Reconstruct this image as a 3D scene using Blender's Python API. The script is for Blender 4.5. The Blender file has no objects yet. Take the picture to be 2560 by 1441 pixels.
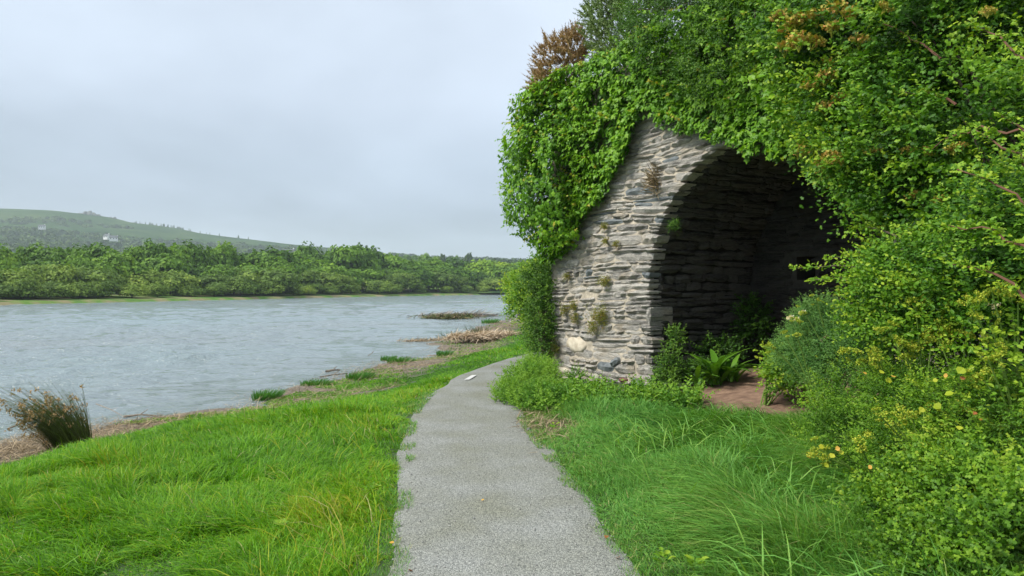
import bpy, math, random
import numpy as np
from mathutils import Vector

random.seed(11)
rng = np.random.default_rng(11)
S = bpy.context.scene
COL = S.collection
R = math.radians

# ------------------------------------------------------------------ camera, sky, sun, exposure
cam_d = bpy.data.cameras.new("camera"); cam = bpy.data.objects.new("camera", cam_d); COL.objects.link(cam)
cam.location = (0, 0, 1.6); cam.rotation_euler = (R(90), 0, 0)
cam_d.lens = 26; cam_d.sensor_width = 36; cam_d.clip_start = 0.05; cam_d.clip_end = 20000
S.camera = cam
F = 1849.0
S.view_settings.view_transform = 'Standard'; S.view_settings.look = 'None'
S.view_settings.gamma = 1; S.view_settings.use_curve_mapping = False
S.view_settings.exposure = 1.62
S.render.engine = 'CYCLES'
S.cycles.max_bounces = 6; S.cycles.transparent_max_bounces = 8; S.cycles.volume_bounces = 1

SUN_EL, SUN_AZ = 46, -108         # azimuth of the bright cloud, clockwise from +Y (behind the camera, to the left)
sd = Vector((math.sin(R(SUN_AZ))*math.cos(R(SUN_EL)), math.cos(R(SUN_AZ))*math.cos(R(SUN_EL)), math.sin(R(SUN_EL))))
sl = bpy.data.lights.new("sun", 'SUN'); sl.energy = 1.5; sl.angle = R(14); sl.color = (1, .95, .86)
so = bpy.data.objects.new("sun", sl); COL.objects.link(so)
so.rotation_euler = sd.to_track_quat('Z', 'Y').to_euler()

w = bpy.data.worlds.new("World"); S.world = w; w.use_nodes = True
nt = w.node_tree; nt.nodes.clear(); N = nt.nodes.new; L = nt.links.new
out = N("ShaderNodeOutputWorld"); bg = N("ShaderNodeBackground"); bg.inputs[1].default_value = 0.1
sky = N("ShaderNodeTexSky"); sky.sky_type = 'NISHITA'; sky.sun_disc = False
sky.sun_elevation = R(SUN_EL); sky.sun_rotation = R(SUN_AZ % 360)
tc = N("ShaderNodeTexCoord"); sep = N("ShaderNodeSeparateXYZ"); L(tc.outputs['Generated'], sep.inputs[0])
zp = N("ShaderNodeMath"); zp.operation = 'MAXIMUM'; L(sep.outputs[2], zp.inputs[0]); zp.inputs[1].default_value = 0
rmp = N("ShaderNodeValToRGB"); L(zp.outputs[0], rmp.inputs[0])
SKYC = [(0.0, (1.80, 2.03, 2.28)), (0.045, (1.62, 1.86, 2.18)), (0.10, (1.52, 1.76, 2.12)), (0.16, (1.80, 2.08, 2.46)), (0.24, (2.18, 2.46, 2.86)),
        (0.36, (2.45, 2.75, 3.15)), (0.6, (3.3, 3.5, 3.8)), (1.0, (4.3, 4.5, 4.7))]
el = rmp.color_ramp.elements
while len(el) < len(SKYC): el.new(0.5)
for e, (p, c) in zip(el, SKYC):
    e.position = p; e.color = (c[0]/8, c[1]/8, c[2]/8, 1)
# soft stratus structure: the cloud deck seen in perspective
dv = N("ShaderNodeMath"); dv.operation = 'ADD'; L(zp.outputs[0], dv.inputs[0]); dv.inputs[1].default_value = 0.22
dx = N("ShaderNodeMath"); dx.operation = 'DIVIDE'; L(sep.outputs[0], dx.inputs[0]); L(dv.outputs[0], dx.inputs[1])
dy = N("ShaderNodeMath"); dy.operation = 'DIVIDE'; L(sep.outputs[1], dy.inputs[0]); L(dv.outputs[0], dy.inputs[1])
cb = N("ShaderNodeCombineXYZ"); L(dx.outputs[0], cb.inputs[0]); L(dy.outputs[0], cb.inputs[1])
nz = N("ShaderNodeTexNoise"); nz.inputs['Scale'].default_value = 0.7; nz.inputs['Detail'].default_value = 5; nz.inputs['Roughness'].default_value = 0.5
nz.inputs['Distortion'].default_value = 0.3
L(cb.outputs[0], nz.inputs['Vector'])
mr = N("ShaderNodeMapRange"); mr.inputs[1].default_value = .3; mr.inputs[2].default_value = .7; mr.inputs[3].default_value = 5.9; mr.inputs[4].default_value = 9.9
L(nz.outputs['Fac'], mr.inputs[0])
mul = N("ShaderNodeVectorMath"); mul.operation = 'SCALE'; L(rmp.outputs[0], mul.inputs[0]); L(mr.outputs[0], mul.inputs[3])
mx = N("ShaderNodeMix"); mx.data_type = 'RGBA'; mx.inputs[0].default_value = 0.93
L(sky.outputs[0], mx.inputs[6]); L(mul.outputs[0], mx.inputs[7])
L(mx.outputs[2], bg.inputs[0]); L(bg.outputs[0], out.inputs[0])

# ------------------------------------------------------------------ helpers
def tag(o, label=None, cat=None, group=None, kind=None):
    if label: o['label'] = label
    if cat: o['category'] = cat
    if group: o['group'] = group
    if kind: o['kind'] = kind
    return o
def empty(name, loc=(0, 0, 0), parent=None):
    o = bpy.data.objects.new(name, None); COL.objects.link(o); o.location = loc; o.empty_display_size = .1
    if parent: o.parent = parent
    return o
def at(px, py, Y):
    return np.array(((px-1280)/F*Y, Y, 1.6-(py-720.5)/F*Y))
def link(name, me, parent=None, loc=None):
    o = bpy.data.objects.new(name, me); COL.objects.link(o)
    if parent: o.parent = parent
    if loc is not None: o.location = loc
    return o
def mesh(name, V, T, mat=None, attrs=None, smooth=False, parent=None, loc=None):
    """triangles (m,3) or quads (m,4) from numpy"""
    me = mesh_data(name, V, T, mat, attrs, smooth)
    return link(name, me, parent, loc)
def mesh_data(name, V, T, mat=None, attrs=None, smooth=False):
    V = np.asarray(V, dtype=np.float32); T = np.asarray(T, dtype=np.int32)
    me = bpy.data.meshes.new(name); k = T.shape[1]
    me.vertices.add(len(V)); me.vertices.foreach_set("co", V.ravel())
    me.loops.add(T.size); me.loops.foreach_set("vertex_index", T.ravel())
    me.polygons.add(len(T)); me.polygons.foreach_set("loop_start", np.arange(0, T.size, k, dtype=np.int32))
    me.update(calc_edges=True)
    me.polygons.foreach_set("use_smooth", np.full(len(T), smooth))
    if mat: me.materials.append(mat)
    for an, av in (attrs or {}).items():
        a = me.attributes.new(an, 'FLOAT', 'POINT'); a.data.foreach_set("value", np.asarray(av, dtype=np.float32))
    return me
def merge(parts):
    """[(V,T,var)] -> one"""
    Vs, Ts, As, o = [], [], [], 0
    for V, T, A in parts:
        if len(V) == 0: continue
        Vs.append(V); Ts.append(np.asarray(T)+o); As.append(np.full(len(V), A) if np.isscalar(A) else A); o += len(V)
    return np.concatenate(Vs), np.concatenate(Ts), np.concatenate(As)
def _h(ix, iy, iz, s):
    h = (ix.astype(np.int64)*374761393 + iy.astype(np.int64)*668265263 + iz.astype(np.int64)*2147483647 + s*974711) & 0xffffffff
    h = ((h ^ (h >> 13))*1274126177) & 0xffffffff
    return ((h ^ (h >> 16)) & 0xffff)/65535.0
def noise(P, scale=1.0, seed=0, octs=1):
    """value noise in 0..1"""
    P = np.asarray(P, float)
    if P.shape[1] == 2: P = np.c_[P, np.zeros(len(P))]
    tot = 0; amp = 1; nrm = 0
    for o in range(octs):
        Q = P*scale*(2**o) + 17.3*o; I = np.floor(Q); f = Q-I; f = f*f*(3-2*f); I = I.astype(np.int64)
        r = 0
        for a in (0, 1):
            for b in (0, 1):
                for c in (0, 1):
                    wgt = (f[:, 0] if a else 1-f[:, 0])*(f[:, 1] if b else 1-f[:, 1])*(f[:, 2] if c else 1-f[:, 2])
                    r = r + wgt*_h(I[:, 0]+a, I[:, 1]+b, I[:, 2]+c, seed+o)
        tot = tot + r*amp; nrm += amp; amp *= .5
    return tot/nrm
def nrmz(v): return v/np.maximum(np.linalg.norm(v, axis=-1, keepdims=True), 1e-9)
def rdir(n): return nrmz(rng.normal(size=(n, 3)))
def sstep(a, b, x):
    t = np.clip((x-a)/(b-a), 0, 1); return t*t*(3-2*t)
def in_poly(P, poly):
    x, y = P[:, 0], P[:, 1]; c = np.zeros(len(P), bool); n = len(poly)
    for i in range(n):
        x1, y1 = poly[i]; x2, y2 = poly[(i+1) % n]
        if y1 == y2: continue
        k = ((y1 > y) != (y2 > y)) & (x < (x2-x1)*(y-y1)/(y2-y1)+x1); c ^= k
    return c
def tube(pts, r0, r1=None, k=5, var=.5):
    pts = np.asarray(pts, float); n = len(pts); r1 = r0 if r1 is None else r1
    V = []; T = []
    for i in range(n):
        d = pts[min(i+1, n-1)]-pts[max(i-1, 0)]; d = d/max(np.linalg.norm(d), 1e-9)
        a = np.cross(d, (0, 0, 1) if abs(d[2]) < .9 else (1, 0, 0)); a /= np.linalg.norm(a); b = np.cross(d, a)
        r = r0+(r1-r0)*i/max(n-1, 1)
        for j in range(k):
            t = 2*math.pi*j/k; V.append(pts[i]+r*(math.cos(t)*a+math.sin(t)*b))
    for i in range(n-1):
        for j in range(k):
            p, q = i*k+j, i*k+(j+1) % k
            T += [(p, q, q+k), (p, q+k, p+k)]
    return np.array(V), np.array(T), np.full(n*k, var)

# leaf templates: verts (across, along, up), triangles
OVAL = (np.array([(0, 0, 0), (-.26, .3, .06), (-.24, .68, .05), (0, 1, -.06), (.24, .68, .05), (.26, .3, .06)]),
        np.array([(0, 1, 2), (0, 2, 3), (0, 3, 4), (0, 4, 5)]))
NARROW = (np.array([(0, 0, 0), (-.1, .45, .03), (0, 1, -.1), (.1, .45, .03)]), np.array([(0, 1, 2), (0, 2, 3)]))
NARROW2 = (NARROW[0]*(2.2, 1, 1), NARROW[1])
NEEDLE = (np.array([(-.045, 0, 0), (0, 1, 0), (.045, 0, 0)]), np.array([(0, 1, 2)]))
IVY = (np.array([(0, .3, .05), (0, 0, 0), (-.38, -.02, -.05), (-.28, .26, .0), (-.52, .48, -.06), (-.2, .58, .0), (0, 1.0, -.1), (.2, .58, .0), (.52, .48, -.06), (.28, .26, .0), (.38, -.02, -.05)]),
       np.array([(0, 1, 2), (0, 2, 3), (0, 3, 4), (0, 4, 5), (0, 5, 6), (0, 6, 7), (0, 7, 8), (0, 8, 9), (0, 9, 10), (0, 10, 1)]))
LOBE = (np.array([(0, 0, 0), (-.35, .4, -.03), (-.13, .55, .03), (-.22, .85, -.02), (0, 1, -.04), (.22, .85, -.02), (.13, .55, .03), (.35, .4, -.03)]),
        np.array([(0, 1, 2), (0, 2, 6), (0, 6, 7), (2, 3, 4), (2, 4, 6), (6, 4, 5)]))
CARD = (np.array([(-.5, 0, 0), (.5, .1, .1), (.4, 1, -.1), (-.45, .9, .12)]), np.array([(0, 1, 2), (0, 2, 3)]))
def leaves(P, Nn, U, size, tmpl, var):
    """P positions, Nn normals, U tip directions"""
    tv, tt = tmpl; n = len(P); Nn = nrmz(Nn); U = nrmz(U-(U*Nn).sum(1, keepdims=True)*Nn); A = np.cross(U, Nn)
    sz = (np.full(n, size) if np.isscalar(size) else size)[:, None, None]
    V = P[:, None, :] + sz*(tv[None, :, 0, None]*A[:, None, :] + tv[None, :, 1, None]*U[:, None, :] + tv[None, :, 2, None]*Nn[:, None, :])
    T = tt[None]+(np.arange(n)*len(tv))[:, None, None]
    return V.reshape(-1, 3), T.reshape(-1, 3), np.repeat(var, len(tv))

# ------------------------------------------------------------------ materials
def new_mat(name):
    m = bpy.data.materials.new(name); m.use_nodes = True; t = m.node_tree; t.nodes.clear()
    o = t.nodes.new("ShaderNodeOutputMaterial"); return m, t, o
def ramp(t, fac, stops):
    r = t.nodes.new("ShaderNodeValToRGB"); e = r.color_ramp.elements
    while len(e) < len(stops): e.new(.5)
    for q, (p, c) in zip(e, stops): q.position = p; q.color = (*c, 1)
    t.links.new(fac, r.inputs[0]); return r.outputs[0]
def leaf_mat(name, stops, rough=.5, trans=.3, spec=.22, obj_var=0.0, tcol=(1.3, 1.3, .4), cool=False):
    if not cool: stops = [(p, (r*1.30, g*1.06, b*.72) if g > r and g > b else (r, g, b)) for p, (r, g, b) in stops]
    rough = max(rough, .48)
    m, t, o = new_mat(name); n = t.nodes.new; l = t.links.new
    a = n("ShaderNodeAttribute"); a.attribute_name = "var"; fac = a.outputs['Fac']
    if obj_var:
        oi = n("ShaderNodeObjectInfo"); ms = n("ShaderNodeMath"); ms.operation = 'MULTIPLY_ADD'
        l(oi.outputs['Random'], ms.inputs[0]); ms.inputs[1].default_value = obj_var; ms.inputs[2].default_value = -obj_var/2
        ad = n("ShaderNodeMath"); ad.operation = 'ADD'; ad.use_clamp = True; l(fac, ad.inputs[0]); l(ms.outputs[0], ad.inputs[1]); fac = ad.outputs[0]
    c = ramp(t, fac, stops)
    p = n("ShaderNodeBsdfPrincipled"); l(c, p.inputs['Base Color']); p.inputs['Roughness'].default_value = rough
    p.inputs['Specular IOR Level'].default_value = spec
    if trans:
        tr = n("ShaderNodeBsdfTranslucent"); vm = n("ShaderNodeVectorMath"); vm.operation = 'MULTIPLY'
        l(c, vm.inputs[0]); vm.inputs[1].default_value = tcol; l(vm.outputs[0], tr.inputs[0])
        mxs = n("ShaderNodeMixShader"); mxs.inputs[0].default_value = trans; l(p.outputs[0], mxs.inputs[1]); l(tr.outputs[0], mxs.inputs[2])
        l(mxs.outputs[0], o.inputs[0])
    else: l(p.outputs[0], o.inputs[0])
    return m
def plain(name, c, rough=.8, nscale=0, c2=None, bump=0):
    m, t, o = new_mat(name); n = t.nodes.new; l = t.links.new
    p = n("ShaderNodeBsdfPrincipled"); p.inputs['Base Color'].default_value = (*c, 1); p.inputs['Roughness'].default_value = rough
    p.inputs['Specular IOR Level'].default_value = .3
    if nscale:
        tcn = n("ShaderNodeTexCoord"); z = n("ShaderNodeTexNoise"); z.inputs['Scale'].default_value = nscale; z.inputs['Detail'].default_value = 6
        l(tcn.outputs['Object'], z.inputs['Vector'])
        l(ramp(t, z.outputs['Fac'], [(.3, c), (.7, c2 or c)]), p.inputs['Base Color'])
        if bump:
            b = n("ShaderNodeBump"); b.inputs['Strength'].default_value = bump; b.inputs['Distance'].default_value = .02
            l(z.outputs['Fac'], b.inputs['Height']); l(b.outputs[0], p.inputs['Normal'])
    l(p.outputs[0], o.inputs[0]); return m

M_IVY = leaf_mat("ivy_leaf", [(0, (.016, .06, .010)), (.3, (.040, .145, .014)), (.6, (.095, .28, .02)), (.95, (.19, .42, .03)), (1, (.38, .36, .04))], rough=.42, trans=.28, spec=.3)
M_GRASS = leaf_mat("grass_blade", [(0, (.035, .12, .014)), (.3, (.07, .24, .014)), (.6, (.12, .34, .014)), (.82, (.20, .38, .018)), (.94, (.27, .32, .04)), (1, (.45, .42, .18))], rough=.45, trans=.35, tcol=(1.2, 1.3, .5))
M_GRASS2 = leaf_mat("lax_grass_blade", [(0, (.045, .14, .025)), (.35, (.085, .25, .04)), (.65, (.14, .33, .06)), (.88, (.21, .38, .06)), (1, (.38, .37, .15))], rough=.42, trans=.3, cool=True)
M_HAW = leaf_mat("hawthorn_leaf", [(0, (.014, .055, .010)), (.4, (.042, .15, .016)), (.75, (.11, .28, .025)), (1, (.23, .40, .04))], rough=.45, trans=.25)
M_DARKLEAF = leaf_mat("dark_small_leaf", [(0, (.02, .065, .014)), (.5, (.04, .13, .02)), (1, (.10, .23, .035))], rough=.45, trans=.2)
M_HERB = leaf_mat("herb_leaf", [(0, (.035, .12, .015)), (.4, (.08, .22, .02)), (.75, (.15, .32, .03)), (1, (.25, .38, .045))], rough=.5, trans=.3)
M_FEATH = leaf_mat("feathery_leaf", [(0, (.035, .11, .025)), (.5, (.08, .20, .04)), (1, (.15, .29, .065))], rough=.5, trans=.25, cool=True)
M_WEED = leaf_mat("fresh_weed_leaf", [(0, (.035, .12, .018)), (.5, (.075, .23, .03)), (1, (.16, .35, .05))], rough=.45, trans=.3)
M_YELLOW = leaf_mat("yellow_umbel", [(0, (.20, .34, .035)), (.5, (.36, .45, .04)), (1, (.52, .50, .06))], rough=.6, trans=.2, cool=True)
M_AUTUMN = leaf_mat("yellowing_leaf", [(0, (.22, .36, .03)), (.5, (.5, .46, .04)), (.8, (.6, .35, .06)), (1, (.35, .12, .04))], rough=.5, trans=.3)
M_ORANGE = leaf_mat("spent_blossom", [(0, (.24, .32, .05)), (.4, (.42, .40, .08)), (.8, (.50, .30, .08)), (1, (.45, .2, .07))], rough=.7, trans=.15)
M_WHITE = leaf_mat("white_umbel", [(0, (.55, .58, .4)), (1, (.75, .74, .62))], rough=.6, trans=.15)
M_GORSE = leaf_mat("gorse_spine", [(0, (.08, .16, .08)), (.5, (.15, .27, .13)), (1, (.25, .36, .19))], rough=.55, trans=.1)
M_BROWN = leaf_mat("dry_gorse_spine", [(0, (.22, .14, .06)), (.5, (.40, .27, .13)), (1, (.52, .38, .2))], rough=.7, trans=.1)
M_RUSH = leaf_mat("rush_stem", [(0, (.035, .05, .018)), (.5, (.05, .10, .02)), (.8, (.12, .09, .04)), (1, (.28, .2, .11))], rough=.5, trans=.05)
M_STRAW = leaf_mat("dead_reed", [(0, (.10, .075, .045)), (.5, (.27, .205, .125)), (1, (.48, .38, .25))], rough=.75, trans=.05)
M_MOSS = leaf_mat("wall_plant_leaf", [(0, (.07, .11, .02)), (.5, (.15, .20, .03)), (.85, (.27, .27, .05)), (1, (.33, .2, .07))], rough=.6, trans=.15)
M_STALK = plain("pale_green_stalk", (.13, .22, .035), .6)
M_WOOD = plain("bark", (.07, .05, .035), .9, 12, (.15, .12, .09), .5)
M_TWIG = plain("reddish_twig", (.16, .075, .05), .7)
M_DRIFT = plain("driftwood", (.16, .12, .09), .9, 14, (.32, .27, .21), .5)
M_PALEWOOD = plain("bleached_wood", (.55, .5, .42), .8)
M_TREE = leaf_mat("far_tree_leaf", [(0, (.025, .075, .016)), (.25, (.055, .15, .02)), (.55, (.105, .25, .03)), (.85, (.17, .33, .035)), (1, (.26, .37, .04))], rough=.6, trans=.25, obj_var=.42)
M_WILLOW = leaf_mat("far_willow_leaf", [(0, (.05, .12, .03)), (.4, (.11, .22, .05)), (.75, (.17, .30, .06)), (1, (.25, .37, .07))], rough=.6, trans=.25, obj_var=.4)
M_HILLTREE = leaf_mat("hill_tree_leaf", [(0, (.018, .05, .018)), (.5, (.035, .085, .024)), (1, (.07, .14, .035))], rough=.7, trans=.1, obj_var=.2)

def stone_mat(name, dark=1.0):
    m, t, o = new_mat(name); n = t.nodes.new; l = t.links.new
    tcn = n("ShaderNodeTexCoord"); oi = n("ShaderNodeObjectInfo")
    va = n("ShaderNodeAttribute"); va.attribute_name = "var"
    off = n("ShaderNodeVectorMath"); off.operation = 'SCALE'; off.inputs[0].default_value = (3, 5, 1.3); l(oi.outputs['Random'], off.inputs[3])
    mp = n("ShaderNodeVectorMath"); mp.operation = 'ADD'; l(tcn.outputs['Object'], mp.inputs[0]); l(off.outputs[0], mp.inputs[1])
    def ns(scale, sc3, detail=6, dist=0.0, rough=.6):
        mm = n("ShaderNodeMapping"); mm.inputs['Scale'].default_value = sc3; l(mp.outputs[0], mm.inputs['Vector'])
        z = n("ShaderNodeTexNoise"); z.inputs['Scale'].default_value = scale; z.inputs['Detail'].default_value = detail
        z.inputs['Distortion'].default_value = dist; z.inputs['Roughness'].default_value = rough; l(mm.outputs[0], z.inputs['Vector']); return z.outputs['Fac']
    lam = ns(4.5, (1, 1, 5.5), 8, 1.0, .8)
    fine = ns(20, (1, 1, 3), 5)
    big = ns(1.7, (1, 1, 2), 3)
    add = n("ShaderNodeMath"); add.operation = 'MULTIPLY_ADD'; l(va.outputs['Fac'], add.inputs[0]); add.inputs[1].default_value = .20; l(lam, add.inputs[2])
    d = dark
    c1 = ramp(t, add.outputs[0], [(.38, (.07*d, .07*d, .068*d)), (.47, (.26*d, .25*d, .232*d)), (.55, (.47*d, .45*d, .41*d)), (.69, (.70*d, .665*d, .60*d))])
    # ochre and cream lichen patches
    mxx = n("ShaderNodeMix"); mxx.data_type = 'RGBA'; l(ramp(t, big, [(.55, (0, 0, 0)), (.70, (.6, .6, .6))]), mxx.inputs[0]); l(c1, mxx.inputs[6])
    mxx.inputs[7].default_value = (.50*d, .42*d, .30*d, 1)
    mx3 = n("ShaderNodeMix"); mx3.data_type = 'RGBA'; mx3.blend_type = 'MULTIPLY'; mx3.inputs[0].default_value = .38
    l(mxx.outputs[2], mx3.inputs[6]); l(ramp(t, fine, [(.35, (.45, .45, .45)), (.55, (1, 1, 1))]), mx3.inputs[7])
    p = n("ShaderNodeBsdfPrincipled"); l(mx3.outputs[2], p.inputs['Base Color']); p.inputs['Roughness'].default_value = .85; p.inputs['Specular IOR Level'].default_value = .25
    b = n("ShaderNodeBump"); b.inputs['Strength'].default_value = 1; b.inputs['Distance'].default_value = .09; l(lam, b.inputs['Height'])
    b2 = n("ShaderNodeBump"); b2.inputs['Strength'].default_value = .6; b2.inputs['Distance'].default_value = .012; l(fine, b2.inputs['Height']); l(b.outputs[0], b2.inputs['Normal'])
    l(b2.outputs[0], p.inputs['Normal']); l(p.outputs[0], o.inputs[0]); return m
M_STONE = stone_mat("schist_stone")
M_SHADE = stone_mat("arch_shade_stone", .25)  # same schist, the shade under the arch darkened into its colour
M_SHADE2 = stone_mat("deep_shade_stone", .12)  # darker copy for the back wall: deep shade put into the colour
M_CREAM = plain("quartz_stone", (.42, .36, .27), .85, 9, (.66, .60, .48), .9)
M_RED = plain("red_sandstone", (.15, .075, .06), .85, 12, (.22, .12, .09), .6)
M_ROUND = plain("rounded_grey_stone", (.25, .25, .2), .8, 7, (.42, .42, .32), .5)
M_SLATE = plain("blue_grey_slate", (.09, .105, .115), .7, 9, (.2, .22, .225), .6)
M_MORTAR = plain("lime_mortar", (.32, .28, .22), .95, 16, (.55, .49, .39), 1.0)
M_SHADEWALL = plain("shade_dark_mortar", (.03, .028, .025), .95, 10, (.06, .056, .05), 1.0)  # inner mortar, near black: the arch's shade is in the colour

# ------------------------------------------------------------------ the lie of the land
SHORE = np.array([(-30, -60), (-16, -25), (-11.5, -5), (-9.6, 4), (-8.3, 8.3), (-7.4, 10.8), (-6.6, 12.0), (-5.5, 13), (-5.0, 14.6), (-4.55, 17), (-4.25, 19.6), (-3.3, 23), (-2.65, 25.8), (-2.9, 28.0),
                  (-3.5, 29.8), (-2.4, 31.5), (-1.7, 35), (-1.9, 43.8), (-1.0, 47), (-.6, 52), (.6, 60), (4, 75), (12, 92), (30, 112), (60, 130), (130, 150), (400, 190)], float)
PATH = np.array([(.05, -14), (.04, -5), (.02, 0), (.01, 2.5), (.01, 4.1), (-.1, 5.1), (-.31, 6.9), (-.52, 8.8), (-.56, 10.6), (-.3, 13), (.23, 15.4), (1.05, 17.6), (2.5, 20), (5, 23), (10, 27), (18, 31)], float)
def catmull(P, m=8):
    Q = np.vstack([2*P[0]-P[1], P, 2*P[-1]-P[-2]]); out = []
    for i in range(1, len(Q)-2):
        for t in np.linspace(0, 1, m, endpoint=False):
            a, b, c, d = Q[i-1], Q[i], Q[i+1], Q[i+2]
            out.append(.5*((2*b)+(-a+c)*t+(2*a-5*b+4*c-d)*t*t+(-a+3*b-3*c+d)*t**3))
    out.append(P[-1]); return np.array(out)
PATHS = catmull(PATH)
SH = catmull(SHORE, 3)
def seg_dist(P, L_):
    best = np.full(len(P), 1e9); side = np.zeros(len(P))
    for a, b in zip(L_[:-1], L_[1:]):
        ab = b-a; t = np.clip(((P-a)@ab)/(ab@ab), 0, 1); d = P-(a+t[:, None]*ab); dd = np.hypot(d[:, 0], d[:, 1])
        k = dd < best; best[k] = dd[k]; cr = ab[0]*(P[:, 1]-a[1])-ab[1]*(P[:, 0]-a[0]); side[k] = np.sign(cr[k])
    return best, side
def shore_d(P):
    d, s = seg_dist(P, SH); return -d*s          # positive inland (to the right of the line)
def path_d(P): return seg_dist(P, PATHS)
WATER = -0.6
KO = np.array((2.1, 10.5)); KS = np.array((.468, -.883)); KN = np.array((.883, .468))   # kiln front: origin, along (towards camera), inwards
def kcoord(P):
    d = P-KO; return d@KS, d@KN
def ground_z(P):
    P = np.asarray(P, float)[:, :2]
    d = shore_d(P); pd, _ = path_d(P)
    d2 = d + 1.1*(noise(P, .45, 5, 2)-.5)*np.clip(1.3-np.abs(d-1)/3, 0, 1)
    z = WATER+np.interp(d2, [-12, -4, -1, 0, 1.2, 2.4, 3.4, 4.9], [-1.6, -.8, -.14, 0, .06, .19, .40, .6])
    keep = sstep(.8, 1.6, pd)
    z = z + keep*.15*(noise(P, .9, 3, 2)-.5)*sstep(.9, 2.2, pd)
    right = sstep(.75, 3.5, P[:, 0]-np.interp(P[:, 1], PATHS[:, 1], PATHS[:, 0]))*(P[:, 1] < 22)
    z = z + right*.14*keep
    s, n = kcoord(P)
    z = z + .12*sstep(-1.2, .6, n)*sstep(-4.2, -2.2, s)*keep + .22*sstep(-.5, 1.3, n)*sstep(0, .5, s)*sstep(4, 3.3, s)
    return z
# one ground sheet, finer near the camera
gy = np.concatenate([np.linspace(-60, 0, 16), np.linspace(0.4, 30, 150), np.linspace(30.5, 80, 60), np.linspace(84, 400, 30)])
gx = np.concatenate([np.linspace(-60, -14, 14), np.linspace(-13.5, 12, 150), np.linspace(13, 60, 25), np.linspace(70, 700, 16)])
GX, GY = np.meshgrid(gx, gy); GP = np.c_[GX.ravel(), GY.ravel()]
gz = ground_z(GP)
gd = shore_d(GP)
def grid_faces(nx, ny):
    i = np.arange(ny-1)[:, None]*nx+np.arange(nx-1)[None]; i = i.ravel()
    return np.c_[i, i+1, i+1+nx, i+nx]
s_, n_ = kcoord(GP)
dirt = np.clip(sstep(-.9, -.2, n_)*sstep(2.4, 1.9, n_)*sstep(.3, .9, s_)*sstep(3.6, 3.0, s_), 0, 1)
mud = sstep(2.6, 1.5, gd+1.2*(noise(GP, .8, 9, 2)-.5))
def ground_mat():
    m, t, o = new_mat("turf_and_mud"); n = t.nodes.new; l = t.links.new
    tcn = n("ShaderNodeTexCoord")
    z = n("ShaderNodeTexNoise"); z.inputs['Scale'].default_value = 9; z.inputs['Detail'].default_value = 8; l(tcn.outputs['Object'], z.inputs['Vector'])
    g = ramp(t, z.outputs['Fac'], [(.3, (.02, .045, .012)), (.7, (.055, .10, .02))])
    md = ramp(t, z.outputs['Fac'], [(.3, (.05, .042, .032)), (.5, (.12, .10, .075)), (.7, (.22, .18, .125))])
    dr = ramp(t, z.outputs['Fac'], [(.3, (.13, .075, .05)), (.7, (.26, .165, .11))])
    a1 = n("ShaderNodeAttribute"); a1.attribute_name = "mud"; a2 = n("ShaderNodeAttribute"); a2.attribute_name = "dirt"
    m1 = n("ShaderNodeMix"); m1.data_type = 'RGBA'; l(a1.outputs['Fac'], m1.inputs[0]); l(g, m1.inputs[6]); l(md, m1.inputs[7])
    m2 = n("ShaderNodeMix"); m2.data_type = 'RGBA'; l(a2.outputs['Fac'], m2.inputs[0]); l(m1.outputs[2], m2.inputs[6]); l(dr, m2.inputs[7])
    p = n("ShaderNodeBsdfPrincipled"); l(m2.outputs[2], p.inputs['Base Color']); p.inputs['Roughness'].default_value = .9
    b = n("ShaderNodeBump"); b.inputs['Strength'].default_value = .8; b.inputs['Distance'].default_value = .03; l(z.outputs['Fac'], b.inputs['Height']); l(b.outputs[0], p.inputs['Normal'])
    l(p.outputs[0], o.inputs[0]); return m
tag(mesh("ground", np.c_[GP, gz], grid_faces(len(gx), len(gy)), ground_mat(), {"mud": mud, "dirt": dirt}, True), kind='structure')

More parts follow.
